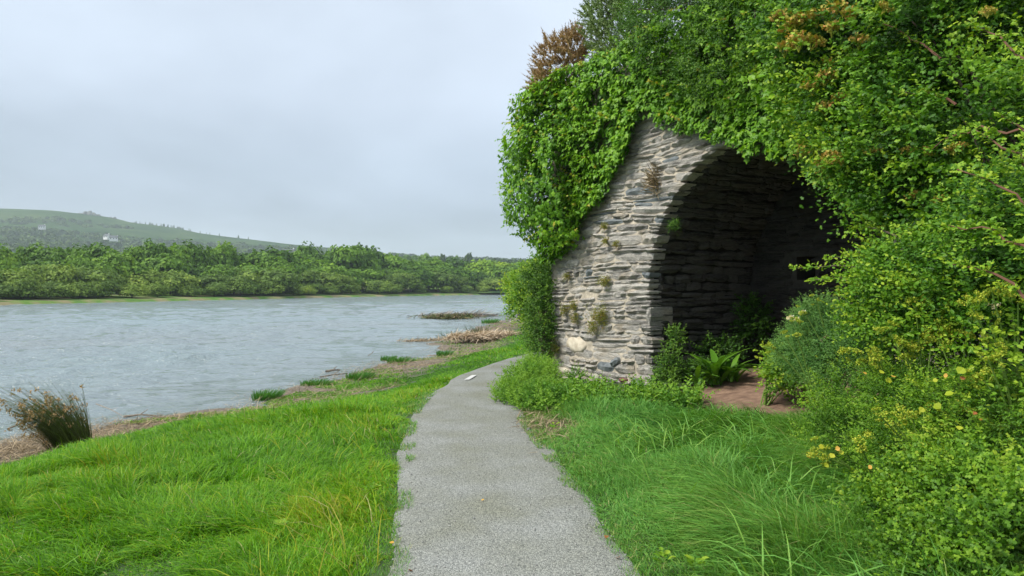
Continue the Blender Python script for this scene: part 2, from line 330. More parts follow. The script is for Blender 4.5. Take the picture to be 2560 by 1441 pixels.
# path
def path_mat():
    m, t, o = new_mat("fine_gravel"); n = t.nodes.new; l = t.links.new
    tcn = n("ShaderNodeTexCoord")
    v = n("ShaderNodeTexVoronoi"); v.inputs['Scale'].default_value = 120; l(tcn.outputs['Object'], v.inputs['Vector'])
    v2 = n("ShaderNodeTexVoronoi"); v2.inputs['Scale'].default_value = 38; l(tcn.outputs['Object'], v2.inputs['Vector'])
    z = n("ShaderNodeTexNoise"); z.inputs['Scale'].default_value = 1.6; z.inputs['Detail'].default_value = 5; l(tcn.outputs['Object'], z.inputs['Vector'])
    z2 = n("ShaderNodeTexNoise"); z2.inputs['Scale'].default_value = 60; z2.inputs['Detail'].default_value = 5; l(tcn.outputs['Object'], z2.inputs['Vector'])
    base = ramp(t, z.outputs['Fac'], [(.3, (.235, .24, .195)), (.5, (.26, .268, .24)), (.72, (.305, .315, .30))])
    sp = n("ShaderNodeSeparateColor"); l(v.outputs['Color'], sp.inputs[0])
    g = ramp(t, sp.outputs[0], [(0, (.55, .57, .57)), (.4, (.9, .91, .91)), (.8, (1.04, 1.04, 1.03)), (1, (1.25, 1.25, 1.22))])
    mm = n("ShaderNodeMix"); mm.data_type = 'RGBA'; mm.blend_type = 'MULTIPLY'; mm.inputs[0].default_value = 1; l(base, mm.inputs[6]); l(g, mm.inputs[7])
    m3 = n("ShaderNodeMix"); m3.data_type = 'RGBA'; m3.blend_type = 'MULTIPLY'; m3.inputs[0].default_value = .5; l(mm.outputs[2], m3.inputs[6])
    l(ramp(t, z2.outputs['Fac'], [(.38, (.5, .5, .5)), (.55, (1.1, 1.1, 1.1))]), m3.inputs[7])
    p = n("ShaderNodeBsdfPrincipled"); l(m3.outputs[2], p.inputs['Base Color']); p.inputs['Roughness'].default_value = .9; p.inputs['Specular IOR Level'].default_value = .2
    b = n("ShaderNodeBump"); b.inputs['Strength'].default_value = .8; b.inputs['Distance'].default_value = .008; b.invert = True; l(v.outputs['Distance'], b.inputs['Height'])
    b2 = n("ShaderNodeBump"); b2.inputs['Strength'].default_value = .6; b2.inputs['Distance'].default_value = .006; b2.invert = True; l(v2.outputs['Distance'], b2.inputs['Height']); l(b.outputs[0], b2.inputs['Normal'])
    l(b2.outputs[0], p.inputs['Normal']); l(p.outputs[0], o.inputs[0]); return m
M_PATH = path_mat()
pc = catmull(PATH, 24); tg = np.gradient(pc, axis=0); tg /= np.linalg.norm(tg, axis=1)[:, None]; nr = np.c_[tg[:, 1], -tg[:, 0]]
hw = .715+.0*pc[:, 1]
PV = []; m_ = 13
for j in range(m_):
    u = -1+2*j/(m_-1)
    e = np.zeros(len(pc)) if abs(u) < 1 else .10*(noise(pc*[1, 1]+u*7, 1.2, 31, 2)-.5)*2
    q = pc+nr*((u*hw+np.sign(u)*e)[:, None]); PV.append(np.c_[q, .018+.0*u*u - .016*(abs(u) > .99) + .006*noise(q, 2.0, 4)])
PV = np.array(PV).transpose(1, 0, 2).reshape(-1, 3)
tag(mesh("path", PV, grid_faces(m_, len(pc))[:, ::-1], M_PATH, smooth=True), kind='structure')
k = np.argmin(np.abs(pc[:, 1]-12.9)); c0 = pc[k]+nr[k]*-.42
mk = [c0+tg[k]*a+nr[k]*b for a, b in ((-.34, -.035), (.34, -.045), (.36, .04), (-.3, .05))]
mo = mesh("painted_mark", [(*q, .034) for q in mk], [(3, 2, 1, 0)], plain("worn_white_paint", (.55, .56, .54), .8, 30, (.5, .5, .48)))
tag(mo, "short worn white mark on the grey path before its far bend", "mark")

# loose grit on the near path
n = 1300; y = 3.2+9*rng.random(n)**1.6; cx = np.interp(y, PATHS[:, 1], PATHS[:, 0])
u = rng.random(n)*2-1; u = np.where(rng.random(n) < .5, np.sign(u)*(1-.35*np.abs(u)**2), u); x = cx+u*.69
sz = .003+.007*rng.random(n)**3
oc = np.array([(1, 0, 0), (0, 1, 0), (-1, 0, 0), (0, -1, 0), (0, 0, .8), (0, 0, -.5)], float); of = np.array([(0, 1, 4), (1, 2, 4), (2, 3, 4), (3, 0, 4), (1, 0, 5), (2, 1, 5), (3, 2, 5), (0, 3, 5)])
V = oc[None]*sz[:, None, None]*(.7+.6*rng.random((n, 6, 1)))+np.c_[x, y, np.full(n, .026)][:, None]
o = mesh("gravel", V.reshape(-1, 3), (of[None]+(np.arange(n)*6)[:, None, None]).reshape(-1, 3), plain("grit", (.17, .17, .16), .9, 40, (.34, .34, .32)))
tag(o, "loose grit lying along the grey path", "gravel", kind='stuff')

# ------------------------------------------------------------------ water: real wind waves
def water_mat():
    m, t, o = new_mat("estuary_water"); n = t.nodes.new; l = t.links.new
    tcn = n("ShaderNodeTexCoord")
    mp = n("ShaderNodeMapping"); mp.inputs['Scale'].default_value = (1, 1.9, 1); mp.inputs['Rotation'].default_value = (0, 0, R(-18)); l(tcn.outputs['Object'], mp.inputs['Vector'])
    z = n("ShaderNodeTexNoise"); z.inputs['Scale'].default_value = 2.6; z.inputs['Detail'].default_value = 7; z.inputs['Roughness'].default_value = .6; z.inputs['Distortion'].default_value = .4; l(mp.outputs[0], z.inputs['Vector'])
    z2 = n("ShaderNodeTexNoise"); z2.inputs['Scale'].default_value = .05; z2.inputs['Detail'].default_value = 4; l(tcn.outputs['Object'], z2.inputs['Vector'])
    p = n("ShaderNodeBsdfPrincipled"); l(ramp(t, z2.outputs['Fac'], [(.35, (.20, .24, .25)), (.65, (.20, .27, .285))]), p.inputs['Base Color'])
    p.inputs['Roughness'].default_value = .07; p.inputs['IOR'].default_value = 1.333
    b = n("ShaderNodeBump"); b.inputs['Strength'].default_value = 1; b.inputs['Distance'].default_value = .15; l(z.outputs['Fac'], b.inputs['Height']); l(b.outputs[0], p.inputs['Normal'])
    l(p.outputs[0], o.inputs[0]); return m
wy = 7.0*np.power(330/7.0, np.linspace(0, 1, 520)); wt = np.linspace(-1.25, .75, 420)
WT, WY = np.meshgrid(wt, wy); WX = WT*(WY+2)
P2 = np.c_[WX.ravel(), WY.ravel()]
h = np.zeros(len(P2)); cellr = .018*P2[:, 1]*1.0+.02
wd = R(-62)   # waves run down the estuary
for i in range(46):
    lam_ = .28*1.085**i; a_ = wd+rng.normal()*.55; kx, ky = math.cos(a_)*2*math.pi/lam_, math.sin(a_)*2*math.pi/lam_
    amp = .0125*lam_**.78*math.exp(-(lam_/5.5)**2)
    warp = 1.5*noise(P2, .7/lam_, 60+i)
    fade = np.clip(lam_/(cellr*1.6)-.6, 0, 1)
    s1 = np.sin(kx*P2[:, 0]+ky*P2[:, 1]+rng.random()*7+warp*3)
    h += amp*fade*(s1 + .35*np.cos(2*np.arcsin(np.clip(s1, -1, 1))))
dsh = shore_d(P2); h *= .18+.82*sstep(-.5, -7, dsh)
tag(mesh("water", np.c_[P2, WATER+h], grid_faces(len(wt), len(wy)), (M_WATER := water_mat()), smooth=True), kind='structure')
# the same river beyond the finely rippled part (butts on its edges just below)
RW = [(-700, -300), (900, -300), (900, 420), (-700, 420)]
tag(mesh("river", [(*q, WATER-.05) for q in RW], [(0, 1, 2, 3)], M_WATER), kind='structure')

# ------------------------------------------------------------------ far bank, hills
BX = [-300, 0, 320, 640, 960, 1270, 1500, 2000]; BYD = [80, 95, 116, 145, 194, 254, 300, 380]
BL = np.array([(-160, -300), (-120, -80), (-92, 0), (-80, 45)]+[((px-1280)/F*Yd, Yd) for px, Yd in zip(BX, BYD)]+[(260, 460), (900, 600)], float)
def far_off(o_):   # points set back from the far waterline
    t_ = np.gradient(BL, axis=0); t_ /= np.linalg.norm(t_, axis=1)[:, None]; nn = np.c_[-t_[:, 1], t_[:, 0]]
    return BL+nn*o_
prof = [(-6, -1.6), (-.6, -.72), (0, -.5), (.5, -.25), (3, -.1), (8, .15), (16, .6), (40, 2), (90, 5), (170, 9)]
rows = []; BLs = catmull(BL, 14); t_ = np.gradient(BLs, axis=0); t_ /= np.linalg.norm(t_, axis=1)[:, None]; nn = np.c_[-t_[:, 1], t_[:, 0]]
wob = 2.2*(noise(BLs, .07, 2, 3)-.5)
for o_, z_ in prof: rows.append(np.c_[BLs+nn*((o_+wob)[:, None]), np.full(len(BLs), z_)])
V = np.array(rows).transpose(1, 0, 2).reshape(-1, 3)
def meadow_mat(name, a, b, c, sc):
    m, t, o = new_mat(name); n = t.nodes.new; l = t.links.new
    tcn = n("ShaderNodeTexCoord"); z = n("ShaderNodeTexNoise"); z.inputs['Scale'].default_value = sc; z.inputs['Detail'].default_value = 8; l(tcn.outputs['Object'], z.inputs['Vector'])
    p = n("ShaderNodeBsdfPrincipled"); p.inputs['Roughness'].default_value = 1; p.inputs['Specular IOR Level'].default_value = .1
    l(ramp(t, z.outputs['Fac'], [(.3, a), (.46, b), (.60, c)]), p.inputs['Base Color']); l(p.outputs[0], o.inputs[0]); return m
tag(mesh("far_bank", V, grid_faces(len(prof), len(BLs)), meadow_mat("bank_meadow", (.05, .13, .025), (.10, .19, .035), (.21, .19, .10), .3), smooth=True), kind='structure')

SKYL = [(-900, 560), (-500, 540), (-200, 528), (0, 525), (60, 527), (130, 530), (190, 537), (205, 538), (240, 542), (285, 549), (330, 561), (360, 564), (440, 574), (500, 587), (560, 595), (640, 604), (720, 614), (800, 621), (900, 631), (1000, 642), (1100, 650), (1300, 656), (1500, 660), (2400, 668)]
RID = 1600.0
sx = [(px-1280)/F*RID for px, _ in SKYL]; szz = [(720.5-py)/F*RID+1.6 for _, py in SKYL]
hx = np.linspace(-2400, 1300, 220); hy = np.concatenate([np.linspace(240, RID, 90), np.linspace(RID+40, 3200, 16)])
HX, HY = np.meshgrid(hx, hy); HP = np.c_[HX.ravel(), HY.ravel()]
def hill_z(P):
    H = np.interp(P[:, 0], sx, szz); t1 = np.clip((P[:, 1]-260)/(RID-260), 0, 1)
    z = H*t1**1.12*np.where(P[:, 1] > RID, np.clip(1-(P[:, 1]-RID)/2200, 0, 1), 1)+3*sstep(240, 300, P[:, 1])
    bumpy = (noise(P, 1/190, 12, 4)-.5)*np.clip(H/170, .1, 1)*26*np.sin(np.pi*np.clip(t1, 0, 1))**.7
    return z+bumpy
def hill_mat():
    m, t, o = new_mat("moor_and_fields"); n = t.nodes.new; l = t.links.new
    tcn = n("ShaderNodeTexCoord")
    mp = n("ShaderNodeMapping"); mp.inputs['Scale'].default_value = (1, .55, 0); l(tcn.outputs['Object'], mp.inputs['Vector'])
    v = n("ShaderNodeTexVoronoi"); v.inputs['Scale'].default_value = 1/62; l(mp.outputs[0], v.inputs['Vector'])
    ve = n("ShaderNodeTexVoronoi"); ve.feature = 'DISTANCE_TO_EDGE'; ve.inputs['Scale'].default_value = 1/62; l(mp.outputs[0], ve.inputs['Vector'])
    z = n("ShaderNodeTexNoise"); z.inputs['Scale'].default_value = 1/90; z.inputs['Detail'].default_value = 9; z.inputs['Roughness'].default_value = .65; l(tcn.outputs['Object'], z.inputs['Vector'])
    sp = n("ShaderNodeSeparateColor"); l(v.outputs['Color'], sp.inputs[0])
    fld = ramp(t, sp.outputs[0], [(0, (.03, .07, .02)), (.4, (.045, .10, .025)), (.75, (.075, .14, .035)), (1, (.14, .21, .06))])
    moor = ramp(t, z.outputs['Fac'], [(.32, (.016, .042, .013)), (.5, (.036, .074, .02)), (.66, (.065, .10, .03))])
    edge = n("ShaderNodeMix"); edge.data_type = 'RGBA'; l(ramp(t, ve.outputs['Distance'], [(.03, (0, 0, 0)), (.07, (1, 1, 1))]), edge.inputs[0]); edge.inputs[6].default_value = (.03, .06, .025, 1); l(fld, edge.inputs[7])
    sz_ = n("ShaderNodeSeparateXYZ"); l(tcn.outputs['Object'], sz_.inputs[0])
    sub = n("ShaderNodeMath"); sub.operation = 'MULTIPLY_ADD'; l(z.outputs['Fac'], sub.inputs[0]); sub.inputs[1].default_value = 60; l(sz_.outputs[2], sub.inputs[2])
    mr_ = n("ShaderNodeMapRange"); mr_.inputs[1].default_value = 88; mr_.inputs[2].default_value = 118; l(sub.outputs[0], mr_.inputs[0])
    mm = n("ShaderNodeMix"); mm.data_type = 'RGBA'; l(mr_.outputs[0], mm.inputs[0]); l(edge.outputs[2], mm.inputs[6]); l(moor, mm.inputs[7])
    p = n("ShaderNodeBsdfPrincipled"); p.inputs['Roughness'].default_value = 1; p.inputs['Specular IOR Level'].default_value = 0
    l(mm.outputs[2], p.inputs['Base Color']); l(p.outputs[0], o.inputs[0]); return m
tag(mesh("hills", np.c_[HP, hill_z(HP)], grid_faces(len(hx), len(hy)), hill_mat(), smooth=True), kind='structure')
# low ridge beyond the wood, right of the hill
rx = np.linspace(-420, 420, 90); ry = np.linspace(420, 1150, 22); RX, RY = np.meshgrid(rx, ry); RP = np.c_[RX.ravel(), RY.ravel()]
def ridge_z(P):
    top = np.interp(P[:, 0], [-420, -170, -105, -60, 0, 120, 420], [0, 4, 21.5, 21.5, 17.5, 16, 14])
    return top*np.clip((P[:, 1]-420)/200, 0, 1)*np.clip(1-(P[:, 1]-700)/900, 0, 1)+2*(noise(P, 1/60, 3, 2)-.5)-1
tag(mesh("ridge", np.c_[RP, ridge_z(RP)], grid_faces(len(rx), len(ry)), meadow_mat("ridge_fields", (.09, .17, .05), (.15, .24, .07), (.19, .3, .08), .012), smooth=True), kind='structure')

# tree crowns, shared between the far trees
def crown_mesh(name, seed, mat, nleaf=6500, tall=1.0, card=.068):
    r_ = np.random.default_rng(seed); lumps = []
    for i in range(15):
        a = r_.random()*6.283; rr = .62*math.sqrt(r_.random()); zc = .30+.45*r_.random()*(1-.5*rr)
        lumps.append((rr*math.cos(a), rr*math.sin(a), zc, .26+.17*r_.random(), .17+.12*r_.random()))
    lumps.append((0, 0, .45, .6, .42)); lumps.append((.1, 0, .25, .7, .25))
    Ls = np.array(lumps); pr = Ls[:, 3]**2; pr /= pr.sum(); idx = r_.choice(len(Ls), nleaf, p=pr)
    d = r_.normal(size=(nleaf, 3)); d /= np.linalg.norm(d, axis=1)[:, None]; d[:, 2] = np.where(d[:, 2] < -.3, -d[:, 2], d[:, 2])
    rad = Ls[idx][:, [3, 3, 4]]; f = (1-.45*r_.random(nleaf)**2)*(.62+.76*noise(d*1.7+idx[:, None]*3.1, 1.6, seed))
    P = Ls[idx][:, :3]+d*rad*f[:, None]; P[:, 2] *= tall
    keep = P[:, 2] > 0.0; P, d, idx = P[keep], d[keep], idx[keep]
    Nn = nrmz(d+.33*r_.normal(size=d.shape)+np.array((0, 0, .3))); U = nrmz(r_.normal(size=d.shape)+np.array((0, 0, -.3)))
    lv = r_.random(len(Ls)); var = np.clip(.28+.32*lv[idx]+.3*(r_.random(len(P))-.5)+.15*d[:, 2]*0, 0, 1)
    V, T, A = leaves(P, Nn, U, card*(.6+.8*r_.random(len(P))), CARD, var)
    return mesh_data(name, V, T, mat, {"var": A})
CROWNS = [crown_mesh("crown", 100+i, M_TREE) for i in range(6)]
WCROWNS = [crown_mesh("crown", 200+i, M_WILLOW, 5600, 1.0, .062) for i in range(4)]
def trunk_data(seed):
    r_ = np.random.default_rng(seed); parts = [tube([(0, 0, -.05), (.01, .01, .2), (.03*r_.normal(), .02, .45)], .035, .018, 6)]
    for i in range(5):
        a = r_.random()*6.28; parts.append(tube([(0, 0, .16+.04*i), (.15*math.cos(a), .15*math.sin(a), .33+.04*i), (.36*math.cos(a), .36*math.sin(a), .5+.05*i)], .014, .004, 4))
    V, T, A = merge(parts); return mesh_data("trunk", V, T, M_WOOD, {"var": A})
TRUNKS = [trunk_data(i) for i in range(3)]
ORD = ("first second third fourth fifth sixth seventh eighth ninth tenth eleventh twelfth thirteenth fourteenth fifteenth sixteenth seventeenth eighteenth nineteenth "
       "twentieth twenty-first twenty-second twenty-third twenty-fourth twenty-fifth twenty-sixth twenty-seventh twenty-eighth twenty-ninth thirtieth thirty-first thirty-second thirty-third thirty-fourth").split()
def far_tree(loc, r, hgt, crown, name, label, cat, group, sx_=1.0):
    e = empty(name, loc); tag(e, label, cat, group)
    c = link("crown", crown, e); c.scale = (r*sx_, r, hgt); c.rotation_euler = (0, 0, rng.random()*6.28)
    t = link("trunk", TRUNKS[int(rng.integers(3))], e); t.scale = (hgt*.9, hgt*.9, hgt)
    return e
rows_ = [  # name, setback m, step px, top line (px,py), crowns, adjectives
    ("waterside_bush", 6, 66, [(-300, 716), (0, 706), (120, 700), (200, 716), (300, 704), (420, 712), (640, 716), (760, 724), (900, 712), (1000, 716), (1300, 712)], WCROWNS, "grey-green waterside bush", "bush", "bushes along the far waterline", "low front row"),
    ("willow_tree", 13, 82, [(-300, 680), (0, 682), (300, 680), (640, 682), (1000, 690), (1300, 690)], WCROWNS, "pale rounded willow", "tree", "willows of the far wood", "second row"),
    ("broadleaf_tree", 23, 84, [(-300, 655), (0, 655), (300, 650), (640, 655), (1000, 672), (1300, 678)], CROWNS, "green broadleaf tree", "tree", "broadleaf trees in the middle of the far wood", "third row"),
    ("tall_tree", 34, 88, [(-300, 628), (0, 626), (120, 622), (180, 640), (230, 618), (330, 620), (440, 612), (520, 614), (600, 628), (700, 636), (780, 628), (900, 626), (960, 642), (1040, 652), (1180, 656), (1300, 664)], CROWNS, "tall tree on the skyline", "tree", "tall trees at the back of the far wood", "back row"),
]
for name, back, step, top, crs, adj, cat, grp, rowname in rows_:
    px = -60.0; q = 0
    while px < 1400:
        pj = px+rng.normal()*step*.16; Yd = np.interp(pj, BX, BYD)
        Yt = Yd+back*(1+.12*rng.normal())*(.7+.3*Yd/150); X = (pj-1280)/F*Yt
        gz_ = np.interp(back, [p[0] for p in prof], [p[1] for p in prof])
        tp = np.interp(pj, [a for a, _ in top], [b for _, b in top])+rng.normal()*(9 if name == "waterside_bush" else 6 if name != "tall_tree" else 3.5)
        hh = (720.5-tp)/F*Yt+1.6-gz_; hh = max(hh, 2.2)/.80
        rr = step*(1.0+.5*rng.random())/F*Yt*.80
        rr = min(rr, hh*1.1)
        shade = ["pale", "mid-green", "dark"][int(rng.integers(3))]
        far_tree((X, Yt, gz_-.2), rr, hh, crs[int(rng.integers(len(crs)))], name,
                 f"{adj}, {ORD[q]} from left in the far wood's {rowname}", cat, grp)
        px += step*(.85+.3*rng.random())*(1 if pj < 640 else .8); q += 1
# skyline trees on the ridge behind the wood
RT = [(965, 640, 38, "broad dark tree at the left end of the distant skyline row"), (995, 641, 26, "small spiky-topped tree second in the distant skyline row"), (1015, 640, 34, "broad low tree third in the distant skyline row"),
      (1040, 641, 28, "round tree fourth in the distant skyline row"), (1062, 636, 34, "highest round tree near the middle of the distant skyline row"), (1090, 641, 26, "flat-topped tree right of the highest skyline tree"),
      (1107, 638, 16, "thin open tree between two flat-topped skyline trees"), (1125, 643, 26, "flat-topped tree right of the thin open skyline tree"), (1140, 641, 20, "dense tree just left of the leaning skyline tree"),
      (1166, 637, 20, "lone windswept tree leaning right on the distant skyline"), (1190, 651, 26, "low hedge tree right of the windswept skyline tree"), (1215, 653, 26, "second low hedge tree right of the windswept skyline tree"),
      (1245, 655, 30, "third low hedge tree right of the windswept skyline tree"), (1275, 658, 26, "last low hedge tree before the ivy on the distant skyline")]
for px, py, wpx, lab in RT:
    Yd = 620; X = (px-1280)/F*Yd; g0 = float(ridge_z(np.array([(X, Yd)]))[0])-.5
    hh = max(1.6+(720.5-py)/F*Yd-g0, 3)/.86
    c = crown_mesh("crown", 300+px, M_HILLTREE, 700, 1, .2) if px in (1107, 1166) else (CROWNS[px % 6])
    e = far_tree((X, Yd, g0), wpx/F*Yd*.62, hh, c, "skyline_tree", lab, "tree", "trees on the distant ridge")
    if px == 1166: e.rotation_euler = (0, R(14), 0)
# countless trees, hedges and scrub on the hillside
def blob_trees(spots, mat, name, lab, conifer=False):
    parts = []
    for (x, y, z, r) in spots:
        if conifer:
            k_ = 7; hgt = r*4
            for lv in range(3):
                zz = z+hgt*(.12+.27*lv); rr = r*(1-.27*lv); a = np.arange(k_)/k_*6.28+lv; V = np.c_[x+rr*np.cos(a)*(.8+.3*rng.random(k_)), y+rr*np.sin(a), np.full(k_, zz)]; V = np.vstack([V, (x, y, zz+hgt*.42)])
                parts.append((V, np.array([(i, (i+1) % k_, k_) for i in range(k_)]), .2+.5*rng.random()))
        else:
            nl = 40; d = rdir(nl); d[:, 2] = np.abs(d[:, 2]); P = np.array((x, y, z))+d*np.array((r, r, r*.85))*(.75+.4*rng.random((nl, 1)))
            v0 = rng.random()
            V, T, A = leaves(P, nrmz(d+.4*rdir(nl)), rdir(nl), r*.55*(.6+.6*rng.random(nl)), CARD, np.clip(v0+.3*(rng.random(nl)-.5), 0, 1)); parts.append((V, T, A))
    V, T, A = merge(parts)
    return tag(mesh(name, V, T, mat, {"var": A}), lab, "trees", kind='stuff')
n = 8200; P = np.c_[rng.uniform(-1500, 260, n), rng.uniform(330, 1480, n)]
den = noise(P, 1/110, 77, 3); hz_ = hill_z(P); pxs = P[:, 0]/P[:, 1]*F+1280
keep = (den > .44+.10*np.clip((hz_-45)/60, 0, 1)) & (pxs > -250) & (pxs < 1420) & (hz_ < 135)
# hedgerow lines
hl = []
for i in range(95):
    x0, y0 = rng.uniform(-1300, 100), rng.uniform(380, 1350); a = rng.choice([0.1, 1.3])+rng.normal()*.25; ln = rng.uniform(50, 190)
    for s in np.arange(0, ln, 7): hl.append((x0+math.cos(a)*s, y0+math.sin(a)*s))
hl = np.array(hl); hlz = hill_z(hl); hk = (hlz < 120)
spots = [(x, y, z-.5, 4.2+3.6*rng.random()) for (x, y), z in zip(P[keep], hz_[keep])]+[(x, y, z-.4, 2.4+1.4*rng.random()) for (x, y), z in zip(hl[hk], hlz[hk])]
blob_trees(spots, M_HILLTREE, "hillside_trees", "dark trees and hedges scattered over the hazy hillside")
cs = []
for (a, b, c_) in ((570, 640, 46), (465, 640, 10), (330, 360, 9), (360, 410, 22), (410, 460, 26)):
    for i in range(c_):
        px = rng.uniform(a, b) if not (a == 465) else rng.uniform(460, 640); Yd = (1150+rng.normal()*12) if a == 570 else RID-4
        if a == 570: px = rng.uniform(530, 610)
        X = (px-1280)/F*Yd; z = float(hill_z(np.array([(X, Yd)]))[0]); cs.append((X, Yd, z-1, (.9+1.1*rng.random())*(1.2 if a == 570 else 1)))
blob_trees(cs, M_HILLTREE, "conifer_wood", "thin line of dark conifers on the hill ridge", True)

# rock outcrop on the hill
tor = empty("rock_outcrop", (0, 0, 0)); tag(tor, "small dark rocky tor on the crest of the hazy hill", "rocks")
M_TOR = plain("tor_rock", (.10, .105, .10), .95, .3, (.2, .2, .19))
for i, (px, wpx, hpx) in enumerate([(204, 12, 5), (214, 13, 9), (224, 14, 13), (236, 12, 9), (246, 10, 6), (286, 8, 5), (276, 7, 3)]):
    Yd = RID-6; X = (px-1280)/F*Yd; z = float(hill_z(np.array([(X, Yd)]))[0]); ww = wpx/F*Yd*.6; hh = hpx/F*Yd*.8
    d = rdir(26); V = d*np.array((ww, 6, hh))*(.8+.4*rng.random((26, 1)))
    me = bpy.data.meshes.new("boulder"); import bmesh
    bm = bmesh.new(); [bm.verts.new(v) for v in V]; bmesh.ops.convex_hull(bm, input=bm.verts); bm.to_mesh(me); bm.free(); me.materials.append(M_TOR)
    link("boulder", me, tor, (X, Yd, z))
# white houses on the hillside
M_WW = plain("white_render", (.75, .76, .74), .8); M_SL = plain("slate_roof", (.10, .11, .12), .8); M_GLS = plain("dark_window", (.03, .035, .04), .2)
def box(x0, x1, y0, y1, z0, z1):
    V = np.array([(x, y, z) for z in (z0, z1) for y in (y0, y1) for x in (x0, x1)], float)
    return V, np.array([(0, 2, 3, 1), (4, 5, 7, 6), (0, 1, 5, 4), (1, 3, 7, 5), (3, 2, 6, 7), (2, 0, 4, 6)])
def house(px, py, Yd, wd_, hh, rz, lab):
    X = (px-1280)/F*Yd; z = float(hill_z(np.array([(X, Yd)]))[0]); zz = max(z, 1.6+(720.5-py)/F*Yd-hh)
    e = empty("white_house", (X, Yd, zz-.3)); e.rotation_euler = (0, 0, R(rz)); tag(e, lab, "house", "white houses on the hillside")
    w2, dp = wd_/2, 3.4
    V = np.array([(-w2, -dp, -2), (w2, -dp, -2), (w2, dp, -2), (-w2, dp, -2), (-w2, -dp, hh), (w2, -dp, hh), (w2, dp, hh), (-w2, dp, hh), (-w2, 0, hh+2.4), (w2, 0, hh+2.4)], float)
    T = [(0, 1, 5, 4), (2, 3, 7, 6), (4, 5, 9, 8), (6, 7, 8, 9)]
    tri = [(1, 2, 6), (1, 6, 5), (5, 6, 9), (3, 0, 4), (3, 4, 7), (7, 4, 8)]
    T2 = [(a, b, c) for f in T[:2] for a, b, c in ((f[0], f[1], f[2]), (f[0], f[2], f[3]))]+tri
    mesh("wall", V, np.array(T2), M_WW, parent=e)
    Vr = np.array([(-w2-.3, -dp-.4, hh-.2), (w2+.3, -dp-.4, hh-.2), (w2+.3, 0, hh+2.55), (-w2-.3, 0, hh+2.55), (w2+.3, dp+.4, hh-.2), (-w2-.3, dp+.4, hh-.2)], float)
    Vr = np.vstack([Vr, Vr+(0, 0, .22)])
    rf = mesh("roof", Vr, np.array([(0, 1, 2, 3), (3, 2, 4, 5), (6, 9, 8, 7), (9, 11, 10, 8), (0, 6, 7, 1), (5, 4, 10, 11)]), M_SL, parent=e)
    V, T = box(w2-1.1, w2-.1, -.5, .5, hh+1.2, hh+3.6); mesh("chimney", V, T, M_WW, parent=rf)
    for k_ in range(3 if wd_ > 8 else 2):
        cx_ = -w2+(k_+.5)*wd_/(3 if wd_ > 8 else 2); V, T = box(cx_-.55, cx_+.55, -dp-.06, -dp+.1, hh-1.9, hh-.7); mesh("window", V, T, M_GLS, parent=e)
    return e
house(105, 566, 1150, 9, 3.2, 20, "white farmhouse highest on the hillside, below the ridge left of the tor")
house(268, 590, 1000, 7, 3, -15, "white cottage on the hillside, left one of a close pair")
house(284, 594, 985, 10, 3, 25, "longer white cottage on the hillside, right one of a close pair")
house(722, 630, 620, 9, 3, 10, "white cottage peeping over the far wood below the end of the ridge")

# ------------------------------------------------------------------ the kiln
RAD, AC, AZ = 1.9, 1.63, 1.54          # arch radius, centre along the wall, springing height
def K3(s, n, z):
    s, n, z = np.broadcast_arrays(np.asarray(s, float), np.asarray(n, float), np.asarray(z, float))
    return np.stack([KO[0]+KS[0]*s+KN[0]*n, KO[1]+KS[1]*s+KN[1]*n, z], -1)
def wallpt(px, py):
    k = (px-1280)/F; s = (KO[1]*k-KO[0])/(KS[0]-KS[1]*k); Y = KO[1]+KS[1]*s
    return s, 1.6-(py-720.5)/F*Y
def proj(P): return np.c_[1280+P[:, 0]/P[:, 1]*F, 720.5-(P[:, 2]-1.6)/P[:, 1]*F]
def s_edge(z):
    return np.where(z < AZ, -.27+.2*np.clip((AZ-z)/1.6, 0, 1)**2, AC-np.sqrt(np.clip(RAD**2-(np.minimum(z, AZ+RAD-.001)-AZ)**2, 0, None)))
KH = 5.0
kiln = empty("stone_kiln", (KO[0], KO[1], 0)); tag(kiln, "ruined rubble-stone kiln with a wide dark arched mouth, draped in ivy", "kiln")
KL = Vector((-KO[0], -KO[1], 0))
def kmesh(name, V, T, mat, attrs=None, smooth=False, **kw):
    o = mesh(name, np.asarray(V)-np.array((KO[0], KO[1], 0)), T, mat, attrs, smooth, kiln); return o
# body: front skin with the arch cut out, reveal, back and block
bm = bmesh.new()
pts = [(-3.0, -.5), (-3.0, KH), (4.4, KH), (4.4, -.5), (2*AC+.27, -.5), (2*AC+.27, AZ)]
angs = np.linspace(0, math.pi, 25)[1:-1]
pts += [(AC+(RAD+.05)*math.cos(a), AZ+(RAD+.05)*math.sin(a)) for a in angs]+[(-.32, AZ), (-.32, .8), (-.25, .3), (-.12, -.1), (-.10, -.5)]
def kbody(pts, n0, n1, name, mat):
    bm = bmesh.new(); vs = [bm.verts.new(Vector(K3(s, n0, z))+KL) for s, z in pts]; f = bm.faces.new(vs)
    r = bmesh.ops.extrude_face_region(bm, geom=[f]); dv_ = Vector((KN[0], KN[1], 0))*(n1-n0)
    for v in r['geom']:
        if isinstance(v, bmesh.types.BMVert): v.co += dv_
    bmesh.ops.triangulate(bm, faces=bm.faces[:]); bmesh.ops.recalc_face_normals(bm, faces=bm.faces[:])
    me = bpy.data.meshes.new(name); bm.to_mesh(me); bm.free(); me.materials.append(mat)
    return link(name, me, kiln)
kbody(pts, .022, .14, "mortar_face", M_MORTAR)
kbody(pts, .142, 2.05, "vault", M_SHADEWALL)
